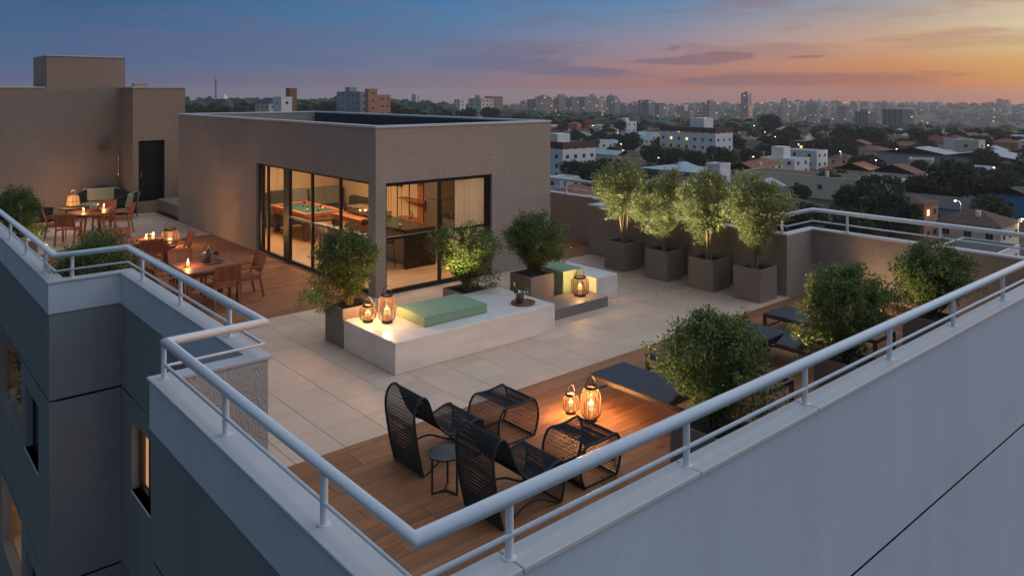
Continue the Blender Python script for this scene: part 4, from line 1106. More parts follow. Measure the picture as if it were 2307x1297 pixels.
def bottle(label, loc, lean=(0, 0), s=1, mt='bottle'):
    t = thing('bottle', label, 'bottle', loc); t.rotation_euler = (lean[0], lean[1], 0)
    p = [(.001, 0), (.038, 0), (.04, .16), (.03, .2), (.0145, .23), (.0145, .31)]
    MB().lathe([(r*s, z*s) for r, z in p], 14).build('body', M[mt], t); MB().lathe([(.0155*s, .25*s), (.0165*s, .315*s), (.001, .317*s)], 12).build('foil', M['foil'], t)
    MB().lathe([(.0408*s, .06*s), (.0408*s, .13*s)], 14).build('label', M['white_label'], t)
def bucket(label, loc, r=.085, h=.19):
    t = thing('ice_bucket', label, 'bucket', loc)
    MB().lathe([(.001, 0), (r*.75, 0), (r, h), (r*1.06, h+.003), (r*.97, h), (r*.72, .01)], 22).build('body', M['bucket_metal'], t)
    MB().tube([(r*1.0, 0, h*.8), (r*1.25, 0, h*.75), (r*1.2, 0, h*.6), (r*.95, 0, h*.6)], .006, 5).build('handle', M['bucket_metal'], t)
def wine_glass(label, loc, s=1):
    t = thing('wine_glass', label, 'glass', loc, 0, 'stemmed glasses')
    MB().lathe([(.034*s, 0), (.034*s, .003*s), (.004*s, .008*s), (.0035*s, .10*s), (.028*s, .13*s), (.036*s, .165*s), (.030*s, .215*s)], 14).build('bowl', M['clear_glass'], t)
tray('round wooden tray under the wine bucket on the near square table', (5.72, 16.30, .7425), .25)
bucket('metal ice bucket with a bottle on the wooden tray of the near square table', (5.64, 16.28, .7555), .10, .21)
bottle('wine bottle standing in the ice bucket on the near square table', (5.645, 16.29, .79), (.06, .08))
fl_ = thing('flower', 'dark red flower head on the tray beside the ice bucket', 'flower', (5.85, 16.33, .756))
m = MB()
rr = random.Random(4)
for k in range(46):
    a = rr.uniform(0, 2*PI); e = rr.uniform(-.3, 1.4); d = Vector((math.cos(a)*math.cos(e), math.sin(a)*math.cos(e), math.sin(e)))
    c = Vector((0, 0, .15))+d*.05; s = d.orthogonal().normalized()*.028; u = d.cross(s).normalized()*.028
    m.add([c-s, c-u+d*.006, c+s, c+u+d*.006], [(0, 1, 2, 3)])
m.build('bloom', M['red_flower'], fl_); MB().tube([(0, 0, 0), (0, 0, .14)], .004, 5).build('stalk', M['leaf'], fl_)
wine_glass('stemmed glass on the near square table, left of the pair', (5.97, 16.10, .742)); wine_glass('stemmed glass on the near square table, right of the pair', (6.05, 16.24, .742), 1.1)
# round table set
tray('flat round dish with carafes in the middle of the round table', (5.55, 25.68, .7425), .22)
def carafe(label, loc):
    t = thing('carafe', label, 'carafe', loc, 0, 'carafes on the round table')
    MB().lathe([(.001, .003), (.055, .003), (.062, .05), (.02, .072), (.001, .073)], 16).build('drink', M['whisky'], t)
    MB().lathe([(.058, 0), (.066, .05), (.02, .12), (.016, .17), (.024, .2)], 16).build('glass', M['clear_glass'], t)
carafe('left carafe of brown drink on the round table', (5.52, 25.78, .756)); carafe('right carafe of brown drink on the round table', (5.66, 25.70, .756))
tumbler('tumbler', 'short glass of brown drink on the near side of the round table', (5.66, 25.32, .742)); tumbler('tumbler', 'short glass at the right edge of the round table', (5.98, 25.52, .742))
# champagne set on the bench
tray('round wooden tray with a champagne bucket on the long white bench', (9.21, 10.36, .4915), .215)
bucket('pale metal champagne bucket on the bench tray', (9.16, 10.40, .5045), .085, .20)
bottle('champagne bottle leaning out of the bucket on the white bench', (9.14, 10.42, .55), (-.10, -.22), 1.05)
wine_glass('stemmed glass beside the champagne bucket, left one', (9.29, 10.33, .5045), 1.1); wine_glass('stemmed glass beside the champagne bucket, right one', (9.34, 10.40, .5045), 1.1)

# ================================================================== lounge armchairs at the far left
def armchair(label, loc, rotz, w=.95, back='cushion_beige'):
    """low shell armchair, faces +Y in its own frame"""
    t = thing('lounge_armchair', label, 'armchair', loc, rotz, 'black woven lounge armchairs')
    n = 16; rows = []
    for k, (f, z) in enumerate(((.80, .20), (1.0, 1.0))):
        for j in range(n+1):
            u = j/n; a = PI*(1+u)            # from left front, round the back, to right front
            x = -math.cos(a)*-1*w*.56*f; y = math.sin(a)*.50*f*1.0
            x = math.cos(a)*w*.56*f
            if y > -.05: pass
            top = .66+.26*math.sin(PI*u)**2.0
            rows.append((x, y*1.05+(.42*abs(math.cos(a))**2.2), z*top if k else .20))
    m = MB(); m.add(rows, [(j, j+1, n+2+j, n+1+j) for j in range(n)], True)
    s = m.build('shell', M['weave_black'], t); sd = s.modifiers.new('solid', 'SOLIDIFY'); sd.thickness = .04
    MB().tube(rows[n+1:], .022, 6).build('rim', M['rope_frame'], t)
    MB().box(-w*.42, -.33, .20, w*.42, .48, .27).build('base', M['weave_black'], t)
    BX(-w*.41, -.30, .27, w*.41, .50, .42).build('seat_cushion', M['cushion_beige'], t, bevel=.04)
    c = MB().obox((0, 0, 0), (w*.78, .14, .46)); c.build('back_cushion', M[back], t, bevel=.045, loc=(0, -.33, .66), rot=(R(14), 0, 0))
    for sx in (-1, 1):
        for sy in (-.3, .38): MB().tube([(sx*w*.34, sy, .20), (sx*w*.42, sy*1.15, 0)], .018, 6).build('leg', M['black_metal'], t)
    return t
armchair('wide black armchair with a beige back cushion facing the camera by the shower', (6.72, 30.1, 0), PI-.25, 1.5)
armchair('black armchair seen from behind near the black door', (7.02, 28.45, 0), PI/2-.55, 1.2)
armchair('black armchair behind the bright teak chair at the left', (4.38, 28.45, 0), -PI/2+.1, 1.25)
t = thing('coffee_table', 'low round dark table between the lounge armchairs', 'table', (5.80, 29.55, 0))
MB().cyl(.50, .36, .40, 28).build('tabletop', M['pool_leg'], t)
for k in range(3): MB().tube([(.36*math.cos(2.1*k), .36*math.sin(2.1*k), .36), (.42*math.cos(2.1*k), .42*math.sin(2.1*k), 0)], .02, 6).build('leg', M['pool_leg'], t)

# ================================================================== terrain, city, haze
RS = [0, 100, 300, 520, 700, 1000, 1500, 2000, 2800, 3500, 3900, 4300, 4700]
TR = {-40: [-27, -26, -20, -16, -14, -13, -24, -38, -50, -58, -70, -95, -190],
      -12: [-27, -26, -21, -15, -12, -13, -26, -40, -52, -60, -70, -95, -190],
      4:   [-27, -27, -27, -25, -25, -33, -46, -54, -60, -58, -62, -92, -190],
      14:  [-27, -27, -27, -27, -29, -44, -58, -64, -66, -62, -62, -92, -190],
      24:  [-27, -27, -27, -27, -32, -54, -78, -80, -66, -43, -60, -100, -190],
      36:  [-27, -27, -27, -27, -33, -58, -86, -90, -70, -40, -66, -110, -190],
      60:  [-27, -27, -27, -27, -33, -58, -86, -90, -74, -52, -66, -110, -190]}
TK = sorted(TR)
def hnoise(a, r):
    return math.sin(a*9.1+r*.0017)*.5+math.sin(a*21.7+1.3+r*.0031)*.3+math.sin(a*47+r*.0022+2)*.2
def ground_z(x, y):
    r = math.hypot(x, y); a = math.degrees(AX-math.atan2(y, x))
    a = (a+180) % 360-180
    aw = max(-40, min(60, a))
    i = max(k for k in range(len(TK)-1) if TK[k] <= aw) if aw < 60 else len(TK)-2
    f = (aw-TK[i])/(TK[i+1]-TK[i]); f = f*f*(3-2*f)
    rr = min(r, RS[-1]-1); j = max(k for k in range(len(RS)-1) if RS[k] <= rr)
    g = (rr-RS[j])/(RS[j+1]-RS[j]); g = g*g*(3-2*g)
    def z(t): return t[j]*(1-g)+t[j+1]*g
    v = z(TR[TK[i]])*(1-f)+z(TR[TK[i+1]])*f
    if r > 700: v += hnoise(math.radians(a), r)*min(1, (r-700)/2500)*9
    return v
def spot(u, d):
    """point on the ground at bearing of picture column u (full-size photo) and depth d in metres"""
    l = (u-1153.5)/1728*d
    return (FW[0]*d+RT[0]*l, FW[1]*d+RT[1]*l)
def base_d(v, z=GZ): return 1728*(CAM_H-z)/(v-208.5)
gm = bpy.data.materials.new('ground_cover'); gm.use_nodes = True; M['ground'] = gm
_t = gm.node_tree; _N = NX(_t); _b = _t.nodes['Principled BSDF']
_tc = _N.n('ShaderNodeTexCoord')
_n = _N.noise(_tc.outputs['Object'], .02, 5, .6); _n2 = _N.noise(_tc.outputs['Object'], .15, 4, .6)
_c = _N.ramp(_n, [(.3, (.022, .032, .018)), (.5, (.038, .042, .026)), (.62, (.075, .065, .05)), (.75, (.05, .055, .035))])
_c = _N.mix(_N.mr(_n2, .4, .7), _c, (.03, .035, .022)); _t.links.new(_c, _b.inputs['Base Color']); _b.inputs['Roughness'].default_value = .95
rads = [0, 6, 40]+[60+(i*22) for i in range(32)]+[770*1.075**i for i in range(36)]
rads = [r for r in rads if r < 4600]+[4700]
NA = 150; vs = []; fs = []
for r in rads:
    for k in range(NA):
        a = 2*PI*k/NA; x, y = r*math.cos(a), r*math.sin(a); vs.append((x, y, ground_z(x, y)))
for i in range(len(rads)-1):
    for k in range(NA):
        k2 = (k+1) % NA; fs.append((i*NA+k, (i+1)*NA+k, (i+1)*NA+k2, i*NA+k2))
MB().add(vs, fs, True).build('terrain', M['ground'])['kind'] = 'structure'

crng = random.Random(21)
FOOT = []
WINM = {}
def win_mesh(w, h, lit):
    k = (w, h, lit)
    if k not in WINM:
        m = MB(); m.box(-w/2-.1, -.05, -h/2-.1, w/2+.1, .02, h/2+.1); m.cur = 1; m.box(-w/2, -.07, -h/2, -.03, .0, h/2).box(.03, -.07, -h/2, w/2, .0, h/2)
        WINM[k] = m.mesh('window', [M['win_frame'], M['win_lit' if lit else 'win_dark']])
    return WINM[k]
def house(label, u, d, wx, wy, h, wall, roof='flat', rm='roof_tile', rot=0, storeys=2, nL=3, nR=2, lit=(), band=None, tank=None, chim=None, group=None, zoff=0, ridge='y', rh=1.8, par=.5, cat='house', name='house', gable=None):
    """box building whose near vertical corner stands at bearing u, depth d; wx runs right, wy runs back left"""
    x, y = spot(u, d); z = ground_z(x, y)+zoff
    t = thing(name, label, cat, (x, y, z), rot, group); FOOT.append((x+wx/2, y+wy/2, max(wx, wy)*.62))
    if roof == 'flat':
        m = MB().box(0, 0, -6, wx, wy, h-.02)
        m.build('wall', M[wall], t)
        hb = par
        w = .25; bm_ = M[band or wall]
        rf = MB().box(-.05, -.05, h-.02, wx+.05, wy+.05, h+.05).build('roof', M[rm], t)
        p = MB().box(-.1, -.1, h-(2.0 if band else .1), wx+.1, .2, h+hb).box(-.1, wy-.2, h-(2.0 if band else .1), wx+.1, wy+.1, h+hb).box(-.1, .2, h-(2.0 if band else .1), .2, wy-.2, h+hb).box(wx-.2, .2, h-(2.0 if band else .1), wx+.1, wy-.2, h+hb)
        p.build('parapet', bm_, rf)
    else:
        MB().box(0, 0, -6, wx, wy, h).build('wall', M[wall], t); o = .5; m = MB()
        if roof == 'gable':
            if ridge == 'y':
                a = [(-o, -o, h-.1), (wx+o, -o, h-.1), (wx/2, -o, h+rh), (-o, wy+o, h-.1), (wx+o, wy+o, h-.1), (wx/2, wy+o, h+rh)]
                gw = [(0, .02, h-.02), (wx, .02, h-.02), (wx/2, .02, h+rh-.25)]
            else:
                a = [(-o, wy+o, h-.1), (-o, -o, h-.1), (-o, wy/2, h+rh), (wx+o, wy+o, h-.1), (wx+o, -o, h-.1), (wx+o, wy/2, h+rh)]
                gw = [(.02, wy, h-.02), (.02, 0, h-.02), (.02, wy/2, h+rh-.25)]
            b_ = [(x_, y_, z_+.18) for x_, y_, z_ in a]
            m.add(a+b_, [(0, 1, 2), (5, 4, 3), (6, 8, 7), (9, 10, 11), (6, 9, 11, 8), (8, 11, 10, 7), (0, 2, 5, 3), (2, 1, 4, 5), (0, 6, 8, 2), (2, 8, 7, 1), (3, 5, 11, 9), (5, 4, 10, 11), (0, 3, 9, 6), (1, 7, 10, 4)])
            MB().add([(p_[0], p_[1]-(.03 if ridge == 'y' else 0), p_[2]) if ridge == 'y' else (p_[0]-.03, p_[1], p_[2]) for p_ in gw], [(0, 1, 2)]).build('gable_wall', M[gable or wall], t) if False else None
            if ridge == 'y': MB().add([(0, 0, h-.05), (wx, 0, h-.05), (wx/2, 0, h+rh-.1), (0, .3, h-.05), (wx, .3, h-.05), (wx/2, .3, h+rh-.1)], [(0, 1, 2), (5, 4, 3), (0, 2, 5, 3), (2, 1, 4, 5), (1, 0, 3, 4)]).build('gable', M[gable or wall], t)
            else: MB().add([(0, wy, h-.05), (0, 0, h-.05), (0, wy/2, h+rh-.1), (.3, wy, h-.05), (.3, 0, h-.05), (.3, wy/2, h+rh-.1)], [(0, 1, 2), (5, 4, 3), (0, 2, 5, 3), (2, 1, 4, 5), (1, 0, 3, 4)]).build('gable', M[gable or wall], t)
            rf = m.build('roof', M[rm], t)
        else:
            i = min(wx, wy)/2
            if wx > wy: r0, r1 = (i, wy/2), (wx-i, wy/2)
            else: r0, r1 = (wx/2, i), (wx/2, wy-i+.01)
            a = [(-o, -o, h-.05), (wx+o, -o, h-.05), (wx+o, wy+o, h-.05), (-o, wy+o, h-.05), (*r0, h+rh), (*r1, h+rh)]
            if wx > wy: f_ = [(0, 1, 5, 4), (1, 2, 5), (2, 3, 4, 5), (3, 0, 4), (3, 2, 1, 0)]
            else: f_ = [(0, 1, 4), (1, 2, 5, 4), (2, 3, 5), (3, 0, 4, 5), (3, 2, 1, 0)]
            rf = m.add(a, f_).build('roof', M[rm], t)
    if chim: MB().box(chim[0]-.4, chim[1]-.4, h-.2, chim[0]+.4, chim[1]+.4, h+chim[2]).build('chimney', M['city_white'], rf)
    if tank:
        a, b_, c_, e_, th = tank; MB().box(a, b_, h+.05, a+c_, b_+e_, h+th).build('roof_room', M[wall], t)
    if group and roof == 'flat' and crng.random() < .5:
        qx, qy = wx*crng.uniform(.3, .7), wy*crng.uniform(.3, .7); MB().cyl(.7, h+.05, h+1.3, 10, (qx, qy)).cyl(.75, h+1.3, h+1.42, 10, (qx, qy), .3).build('water_tank', M[crng.choice(('roof_metal', 'city_bluegrey', 'city_white'))], t)
    if d < 420 and crng.random() < .45:
        qx, qy = wx*crng.uniform(.2, .8), wy*crng.uniform(.2, .8); hh_ = h+crng.uniform(2, 3.4)
        MB().bar((qx, qy, h-.2), (qx, qy, hh_), .07).bar((qx-.7, qy, hh_-.2), (qx+.7, qy, hh_-.2), .05).bar((qx-.45, qy, hh_-.55), (qx+.45, qy, hh_-.55), .05).build('aerial', M['roof_metal'], t)
    k = 0
    for s_ in range(storeys):
        zz = h*(s_+.55)/storeys-(.9 if band else 0)*0
        for i in range(nL):
            inst('window', win_mesh(1.3, 1.25, ('L', s_, i) in lit), t, (0, wy*(i+.5)/nL+crng.uniform(-.2, .2), zz), (0, 0, -PI/2))
        for i in range(nR):
            inst('window', win_mesh(1.3, 1.25, ('R', s_, i) in lit), t, (wx*(i+.5)/nR+crng.uniform(-.2, .2), 0, zz), (0, 0, 0))
    return t

# --- buildings one can pick out, near to far (u, depth, right width, left width, height)
house('white apartment block with a dark top band just right of the pavilion', 1268, 272, 16, 14, 13.2, 'city_white', rm='roof_dark', storeys=4, nL=2, nR=4, band='city_brown', tank=(1, 4, 6, 5, 3.2), rot=-.06, par=.4, cat='building', name='apartment_block', lit=(('R', 1, 1),))
house('white four storey apartment block with a brown top band and a roof room', 1612, 352, 13, 33, 14.6, 'city_white', rm='roof_dark', storeys=4, nL=7, nR=3, band='city_brown', tank=(2, 8, 7, 8, 4.6), rot=-.04, par=.4, cat='building', name='apartment_block', lit=(('L', 2, 3), ('L', 3, 4), ('L', 2, 5)))
house('long blue grey shed with a flat metal roof behind the cube planters', 1562, 238, 18, 21, 6.5, 'city_bluegrey', 'hip', 'roof_metal', storeys=1, nL=1, nR=2, rh=.8, cat='shed', name='shed')
house('small white roof block on the low house right of the metal shed', 1622, 232, 5.5, 5, 9.2, 'city_white', storeys=1, nL=0, nR=1, rm='roof_metal')
house('low pink house in front of the metal shed', 1590, 214, 16, 9, 4.2, 'city_pink', 'hip', 'roof_brown', storeys=1, nL=2, nR=3, rh=1.2)
house('white gabled house with a red tiled roof above the rightmost lit tree', 1705, 250, 10, 11, 5.6, 'city_white', 'gable', 'roof_tile', storeys=2, nL=2, nR=2, ridge='x', rh=2.3, chim=(7, 3, 2.6))
house('house with a red tiled roof right behind the white gabled one', 1722, 268, 12, 9, 6, 'city_cream', 'hip', 'roof_tile', storeys=2, nL=2, nR=3, rh=1.8)
house('long cream house with a flat brown roof and square windows', 1932, 218, 13, 37, 6.3, 'city_cream', rm='roof_brown', storeys=1, nL=5, nR=2, par=.15, chim=(2, 10, 1.8), cat='house')
house('blue roofed small white house at the right end of the cream house', 2022, 216, 8, 11, 6.3, 'city_white', rm='roof_metal', storeys=2, nL=2, nR=2, par=.1)
house('brick coloured two storey house with one lit window above the right railing', 2082, 156, 7.2, 13, 8.6, 'city_orange', 'hip', 'roof_brown', storeys=2, nL=2, nR=2, rh=1.2, lit=(('R', 1, 0),))
house('pink house with an orange upper wall behind the rightmost lit tree', 1748, 182, 7, 13, 7.8, 'city_pink', 'hip', 'roof_dark', storeys=2, nL=2, nR=2, rh=1.0)
house('low house with a dark red hip roof above the corner of the right railing', 1800, 178, 11, 9, 4.0, 'city_orange', 'hip', 'roof_brown', storeys=1, nL=1, nR=2, rh=2.0)
house('white gabled house, left of a pair in the middle distance', 1962, 262, 9, 13, 4.4, 'city_cream', 'gable', 'roof_tile', storeys=1, nL=2, nR=2, ridge='x', rh=2.2)
house('white gabled house, right of a pair in the middle distance', 2062, 248, 7.5, 14, 4.8, 'city_white', 'gable', 'roof_tile', storeys=1, nL=2, nR=2, ridge='x', rh=2.6)
house('low red roofed house between the cream house and the white gables', 1905, 272, 12, 10, 3.6, 'city_orange', 'hip', 'roof_tile', storeys=1, nL=2, nR=2, rh=1.8)
house('wide grey warehouse with a pale metal roof on the right', 2150, 302, 14, 30, 6.0, 'city_grey', 'gable', 'roof_metal', storeys=1, nL=1, nR=1, ridge='x', rh=2.6, cat='warehouse', name='warehouse')
house('second grey warehouse cut by the right edge of the picture', 2290, 285, 20, 26, 6.2, 'city_grey', 'gable', 'roof_metal', storeys=1, nL=1, nR=1, ridge='x', rh=2.2, cat='warehouse', name='warehouse')
house('small cream house behind the grey warehouse', 2205, 340, 8, 10, 9.5, 'city_cream', rm='roof_metal', storeys=2, nL=1, nR=1)
house('white house with a flat blue roof and a tall roof block', 1790, 285, 11, 14, 6.3, 'city_white', rm='roof_metal', storeys=2, nL=3, nR=2, tank=(1, 5, 5, 5, 4.4), par=.2)
house('pink sided white house right of the blue roofed one', 1840, 310, 9, 13, 7.4, 'city_white', rm='roof_metal', storeys=2, nL=2, nR=2, par=.3)
house('small house with one lit yellow window up the slope', 1815, 392, 6, 9, 6.2, 'city_brown', rm='roof_metal', storeys=1, nL=2, nR=1, lit=(('L', 0, 0),), par=.2)
house('red roofed house with a pale end wall far up the slope', 1820, 505, 12, 19, 5.4, 'city_pink', 'gable', 'roof_brown', storeys=1, nL=3, nR=1, ridge='y', rh=2.6)
house('white house with a tall blank side wall near the misty valley', 2186, 372, 4.5, 12, 8.2, 'city_white', rm='roof_metal', storeys=2, nL=1, nR=1)
house('white house with a big red roof near the misty valley', 2150, 378, 6, 12, 6.0, 'city_white', 'gable', 'roof_tile', storeys=2, nL=2, nR=1, ridge='y', rh=3.2)
house('dark red building between the trees beside the pavilion roof', 1316, 585, 10, 9, 8.2, 'city_red', storeys=2, nL=2, nR=2, rm='roof_dark')
house('low white row of sheds right of the dark red building', 1352, 560, 16, 10, 5, 'city_white', storeys=1, nL=2, nR=3, rm='roof_metal')
house('pale house with a terrace among the far trees', 1412, 560, 11, 10, 8.5, 'city_white', storeys=2, nL=2, nR=2, rm='roof_metal', tank=(2, 3, 4, 4, 3))
house('long low white house left of the dark tree group', 1340, 392, 14, 15, 5.6, 'city_white', storeys=1, nL=3, nR=3, rm='roof_metal', par=.2)
house('white box house in front of the apartment block', 1452, 400, 7, 8, 6.8, 'city_white', storeys=2, nL=2, nR=2, rm='roof_metal')
house('long roofed cream house below the white apartment block', 1390, 322, 8, 20, 4.8, 'city_cream', 'gable', 'roof_metal', storeys=1, nL=4, nR=1, ridge='y', rh=1.6)
house('brown roofed house between the two apartment blocks', 1438, 318, 10, 14, 4.6, 'city_cream', 'hip', 'roof_brown', storeys=1, nL=3, nR=2, rh=1.8)
house('red roofed house seen over the rail beside the pavilion', 1290, 205, 12, 9, 3.8, 'city_white', 'hip', 'roof_tile', storeys=1, nL=2, nR=2, rh=2.2)
house('pale flat roofed house behind the rail beside the pavilion', 1262, 226, 9, 7, 5.5, 'city_white', storeys=2, nL=1, nR=2, rm='roof_metal')
house('long dark roofed building under the right street lamp', 2215, 172, 15, 19, 4.4, 'city_bluegrey', 'gable', 'roof_dark', storeys=1, nL=3, nR=2, ridge='y', rh=1.8)
house('hip roofed house at the lower right above the railing', 2255, 152, 11, 12, 4.6, 'city_cream', 'hip', 'roof_brown', storeys=1, nL=3, nR=3, rh=2.4, chim=(3, 5, 2.4))
house('blue walled house at the right edge below the warehouse', 2318, 190, 9, 8, 5.6, 'tarp_blue', 'gable', 'roof_dark', storeys=1, nL=1, nR=1, ridge='x', rh=1.6)
house('small flat white house among the trees right of the cream house', 2165, 236, 8, 12, 4.4, 'city_white', storeys=1, nL=2, nR=1, rm='roof_metal', par=.4)
house('blue tarpaulin roofed shed under the far railing', 2165, 132, 6, 7, 3.0, 'city_cream', 'gable', 'tarp_blue', storeys=1, nL=1, nR=1, ridge='x', rh=.8, cat='shed', name='shed')
house('low grey house at the right edge behind the far railing', 2240, 128, 13, 9, 4.2, 'city_white', rm='roof_dark', storeys=1, nL=2, nR=3, par=.1)
# left of the pavilion roof
house('cream building with a wide dark hip roof left of the pink block', 606, 400, 8, 18, 15, 'city_cream', 'hip', 'roof_dark', storeys=3, nL=3, nR=2, rh=2.6, zoff=1.5, cat='building', name='villa')
house('white and pink tower block rising over the pavilion roof', 634, 372, 5.5, 10, 21.5, 'city_white', storeys=4, nL=1, nR=1, rm='roof_metal', zoff=-1, cat='building', name='apartment_block')
house('small orange brown lift tower behind the white and pink block', 653, 410, 4, 5, 24.5, 'city_brick', storeys=1, nL=0, nR=0, zoff=-1, cat='building', name='water_tower')
house('large apartment block with dark left wall and sunlit right wall', 812, 420, 10, 27, 22.6, 'city_grey', storeys=6, nL=5, nR=2, rm='roof_dark', zoff=-1, tank=(1, 14, 5, 5, 3), cat='building', name='apartment_block')
house('taller sunlit stair core in front of the large apartment block', 830, 412, 5.5, 3.6, 24.5, 'city_orange', storeys=6, nL=0, nR=1, zoff=-1, cat='building', name='apartment_block')
house('orange lit apartment block right of the stair core', 842, 432, 11, 5, 20.6, 'city_orange', storeys=5, nL=1, nR=3, zoff=-1, cat='building', name='apartment_block')
house('slim pale tower far behind the round tree', 937, 880, 7, 9, 19, 'city_white', storeys=8, nL=1, nR=1, zoff=-1, cat='building', name='tower_block')
house('white apartment block with a stepped sunlit right side', 1084, 620, 13, 17, 20, 'city_cream', storeys=6, nL=2, nR=3, zoff=0, tank=(0, 2, 5, 6, 3), cat='building', name='apartment_block')
house('grey block half hidden behind the stepped white one', 1112, 760, 12, 14, 22, 'tower_warm', storeys=7, nL=2, nR=3, zoff=0, cat='building', name='apartment_block')
house('narrow white block left of the stepped one', 1036, 700, 7, 9, 16, 'city_white', storeys=5, nL=2, nR=1, zoff=0, cat='building', name='apartment_block')
house('pink block rising behind the stair tower roof', 302, 420, 7, 4, 26, 'city_pink', storeys=1, nL=0, nR=0, zoff=-1, cat='building', name='apartment_block')
house('low house with a red roof under the round tree', 905, 330, 9, 7, 4.5, 'city_white', 'hip', 'roof_tile', storeys=1, nL=2, nR=2, zoff=6.5)
house('small white house at the left among the trees', 452, 330, 6, 5, 5.5, 'city_orange', 'gable', 'roof_tile', storeys=1, nL=1, nR=1, zoff=6.5)
house('small white house left of the large apartment block', 720, 330, 9, 7, 4.5, 'city_white', 'hip', 'roof_tile', storeys=1, nL=2, nR=2, zoff=6.5)
house('low white house right of the slim tower', 1052, 420, 9, 9, 5, 'city_orange', 'hip', 'roof_tile', storeys=1, nL=2, nR=2, zoff=5)
# church and mast
x, y = spot(506, 480); t = thing('church', 'domed church with a pale conical lantern on the left skyline', 'church', (x, y, ground_z(x, y)))
MB().cyl(4.6, -3, 10.5, 16).build('drum', M['city_cream'], t); MB().lathe([(5.6, 10.5), (4.2, 13), (2.2, 15.6)], 16).build('roof', M['roof_dark'], t)
MB().lathe([(1.9, 15.6), (1.0, 17.2), (.12, 19)], 12).build('lantern_roof', M['city_white'], t); MB().cyl(.12, 19, 20.4, 6).build('cross', M['roof_dark'], t)
x, y = spot(486, 560); t = thing('radio_mast', 'tall lattice radio mast on the left skyline', 'mast', (x, y, ground_z(x, y)))
m = MB()
for k in range(3):
    a = 2.1*k; m.bar((1.0*math.cos(a), 1.0*math.sin(a), 0), (.3*math.cos(a), .3*math.sin(a), 28), .16)
for z in range(0, 28, 2):
    r0, r1 = 1.0-.7*z/28, 1.0-.7*(z+2)/28
    for k in range(3): m.bar((r0*math.cos(2.1*k), r0*math.sin(2.1*k), z), (r1*math.cos(2.1*(k+1)), r1*math.sin(2.1*(k+1)), z+2), .1)
m.build('lattice', M['roof_dark'], t); MB().bar((0, 0, 28), (0, 0, 32), .12).build('aerial', M['roof_dark'], t)

# streets of the town
def road(pts, w=6.5):
    P = [Vector((*spot(u, d), 0)) for u, d in pts]; Q = []
    for a, b in zip(P, P[1:]):
        n = max(2, int((b-a).length/12)); Q += [a+(b-a)*i/n for i in range(n)]
    Q.append(P[-1]); vs = []; fs = []
    for i, q in enumerate(Q):
        t_ = (Q[min(i+1, len(Q)-1)]-Q[max(i-1, 0)]).normalized(); n_ = Vector((-t_.y, t_.x, 0))
        for s_ in (-1, 1): p = q+n_*s_*w/2; vs.append((p.x, p.y, ground_z(p.x, p.y)+.12))
        FOOT.append((q.x, q.y, 3.2))
        if i: k = 2*i; fs.append((k-2, k, k+1, k-1))
    MB().add(vs, fs).build('road', M['asphalt'])['kind'] = 'structure'
road([(1700, 540), (1752, 400), (1850, 332), (1960, 296), (2130, 342), (2300, 360)])
road([(1235, 318), (1480, 385), (1752, 398)])
road([(2360, 228), (2110, 262), (1968, 292)])
road([(1752, 396), (1690, 275), (1640, 262), (1400, 292)])
# filler houses of the mid distance, each its own thing; each is described by the landmark it stands next to
LM = [(1268, 272, 'the white block beside the pavilion'), (1560, 352, 'the brown banded apartment block'), (1530, 245, 'the blue grey metal shed'), (1622, 232, 'the small white roof block'), (1705, 250, 'the white gabled house'),
      (1722, 268, 'the red tiled house behind the white gable'), (1870, 225, 'the long cream house'), (2022, 216, 'the small blue roofed house'), (2090, 156, 'the brick coloured house'), (1748, 182, 'the pink and orange house'), (1962, 262, 'the pair of white gables'),
      (2150, 302, 'the grey warehouse'), (2290, 285, 'the second warehouse'), (1790, 285, 'the blue roofed house with a tall roof block'), (1840, 310, 'the pink sided white house'), (1815, 392, 'the house with one yellow window'), (1820, 505, 'the far red roof'),
      (2186, 372, 'the house with a blank side wall'), (2150, 378, 'the big red roof near the valley'), (1316, 585, 'the dark red building'), (1352, 560, 'the low white sheds'), (1412, 560, 'the pale terraced house'), (1340, 392, 'the long low white house'), (1452, 400, 'the white box house'),
      (1390, 322, 'the long cream roofed house'), (1438, 318, 'the brown roofed house between the blocks'), (1290, 205, 'the red roof seen over the rail'), (2215, 172, 'the long dark roofed building'), (2255, 152, 'the lower right hip roof'), (2165, 236, 'the flat white house in the trees'), (1973, 262, 'the starry street lamp'), (2150, 205, 'the largest round tree'), (1735, 560, 'the very large dark tree'), (1930, 410, 'the long tree clump')]
LML = [(486, 560, 'the radio mast'), (506, 480, 'the domed church'), (590, 400, 'the cream building with the hip roof'), (634, 372, 'the white and pink block'), (790, 420, 'the large apartment block'), (842, 432, 'the sunlit orange block'), (937, 880, 'the slim pale tower'), (1036, 700, 'the narrow white block'), (1084, 620, 'the stepped white block'), (1150, 600, 'the right half of the pavilion roof'), (1215, 600, 'the right corner of the pavilion roof')]
LMT = [(1471, 1340, 'the dark blue tower pair'), (1681, 1750, 'the single tall dark tower'), (1768, 2100, 'the slim tower right of the tall one'), (1985, 915, 'the pale misty towers'), (1870, 1050, 'the low broad misty tower'), (1553, 1600, 'the pale low tower'), (1408, 1700, 'the pointed hazy tower'), (1240, 1700, 'the left end of the skyline cluster'), (1300, 1700, 'the middle of the skyline cluster'), (1360, 1700, 'the right end of the skyline cluster')]
USED = {'broad dark tree left of the brown banded apartment block': 1}
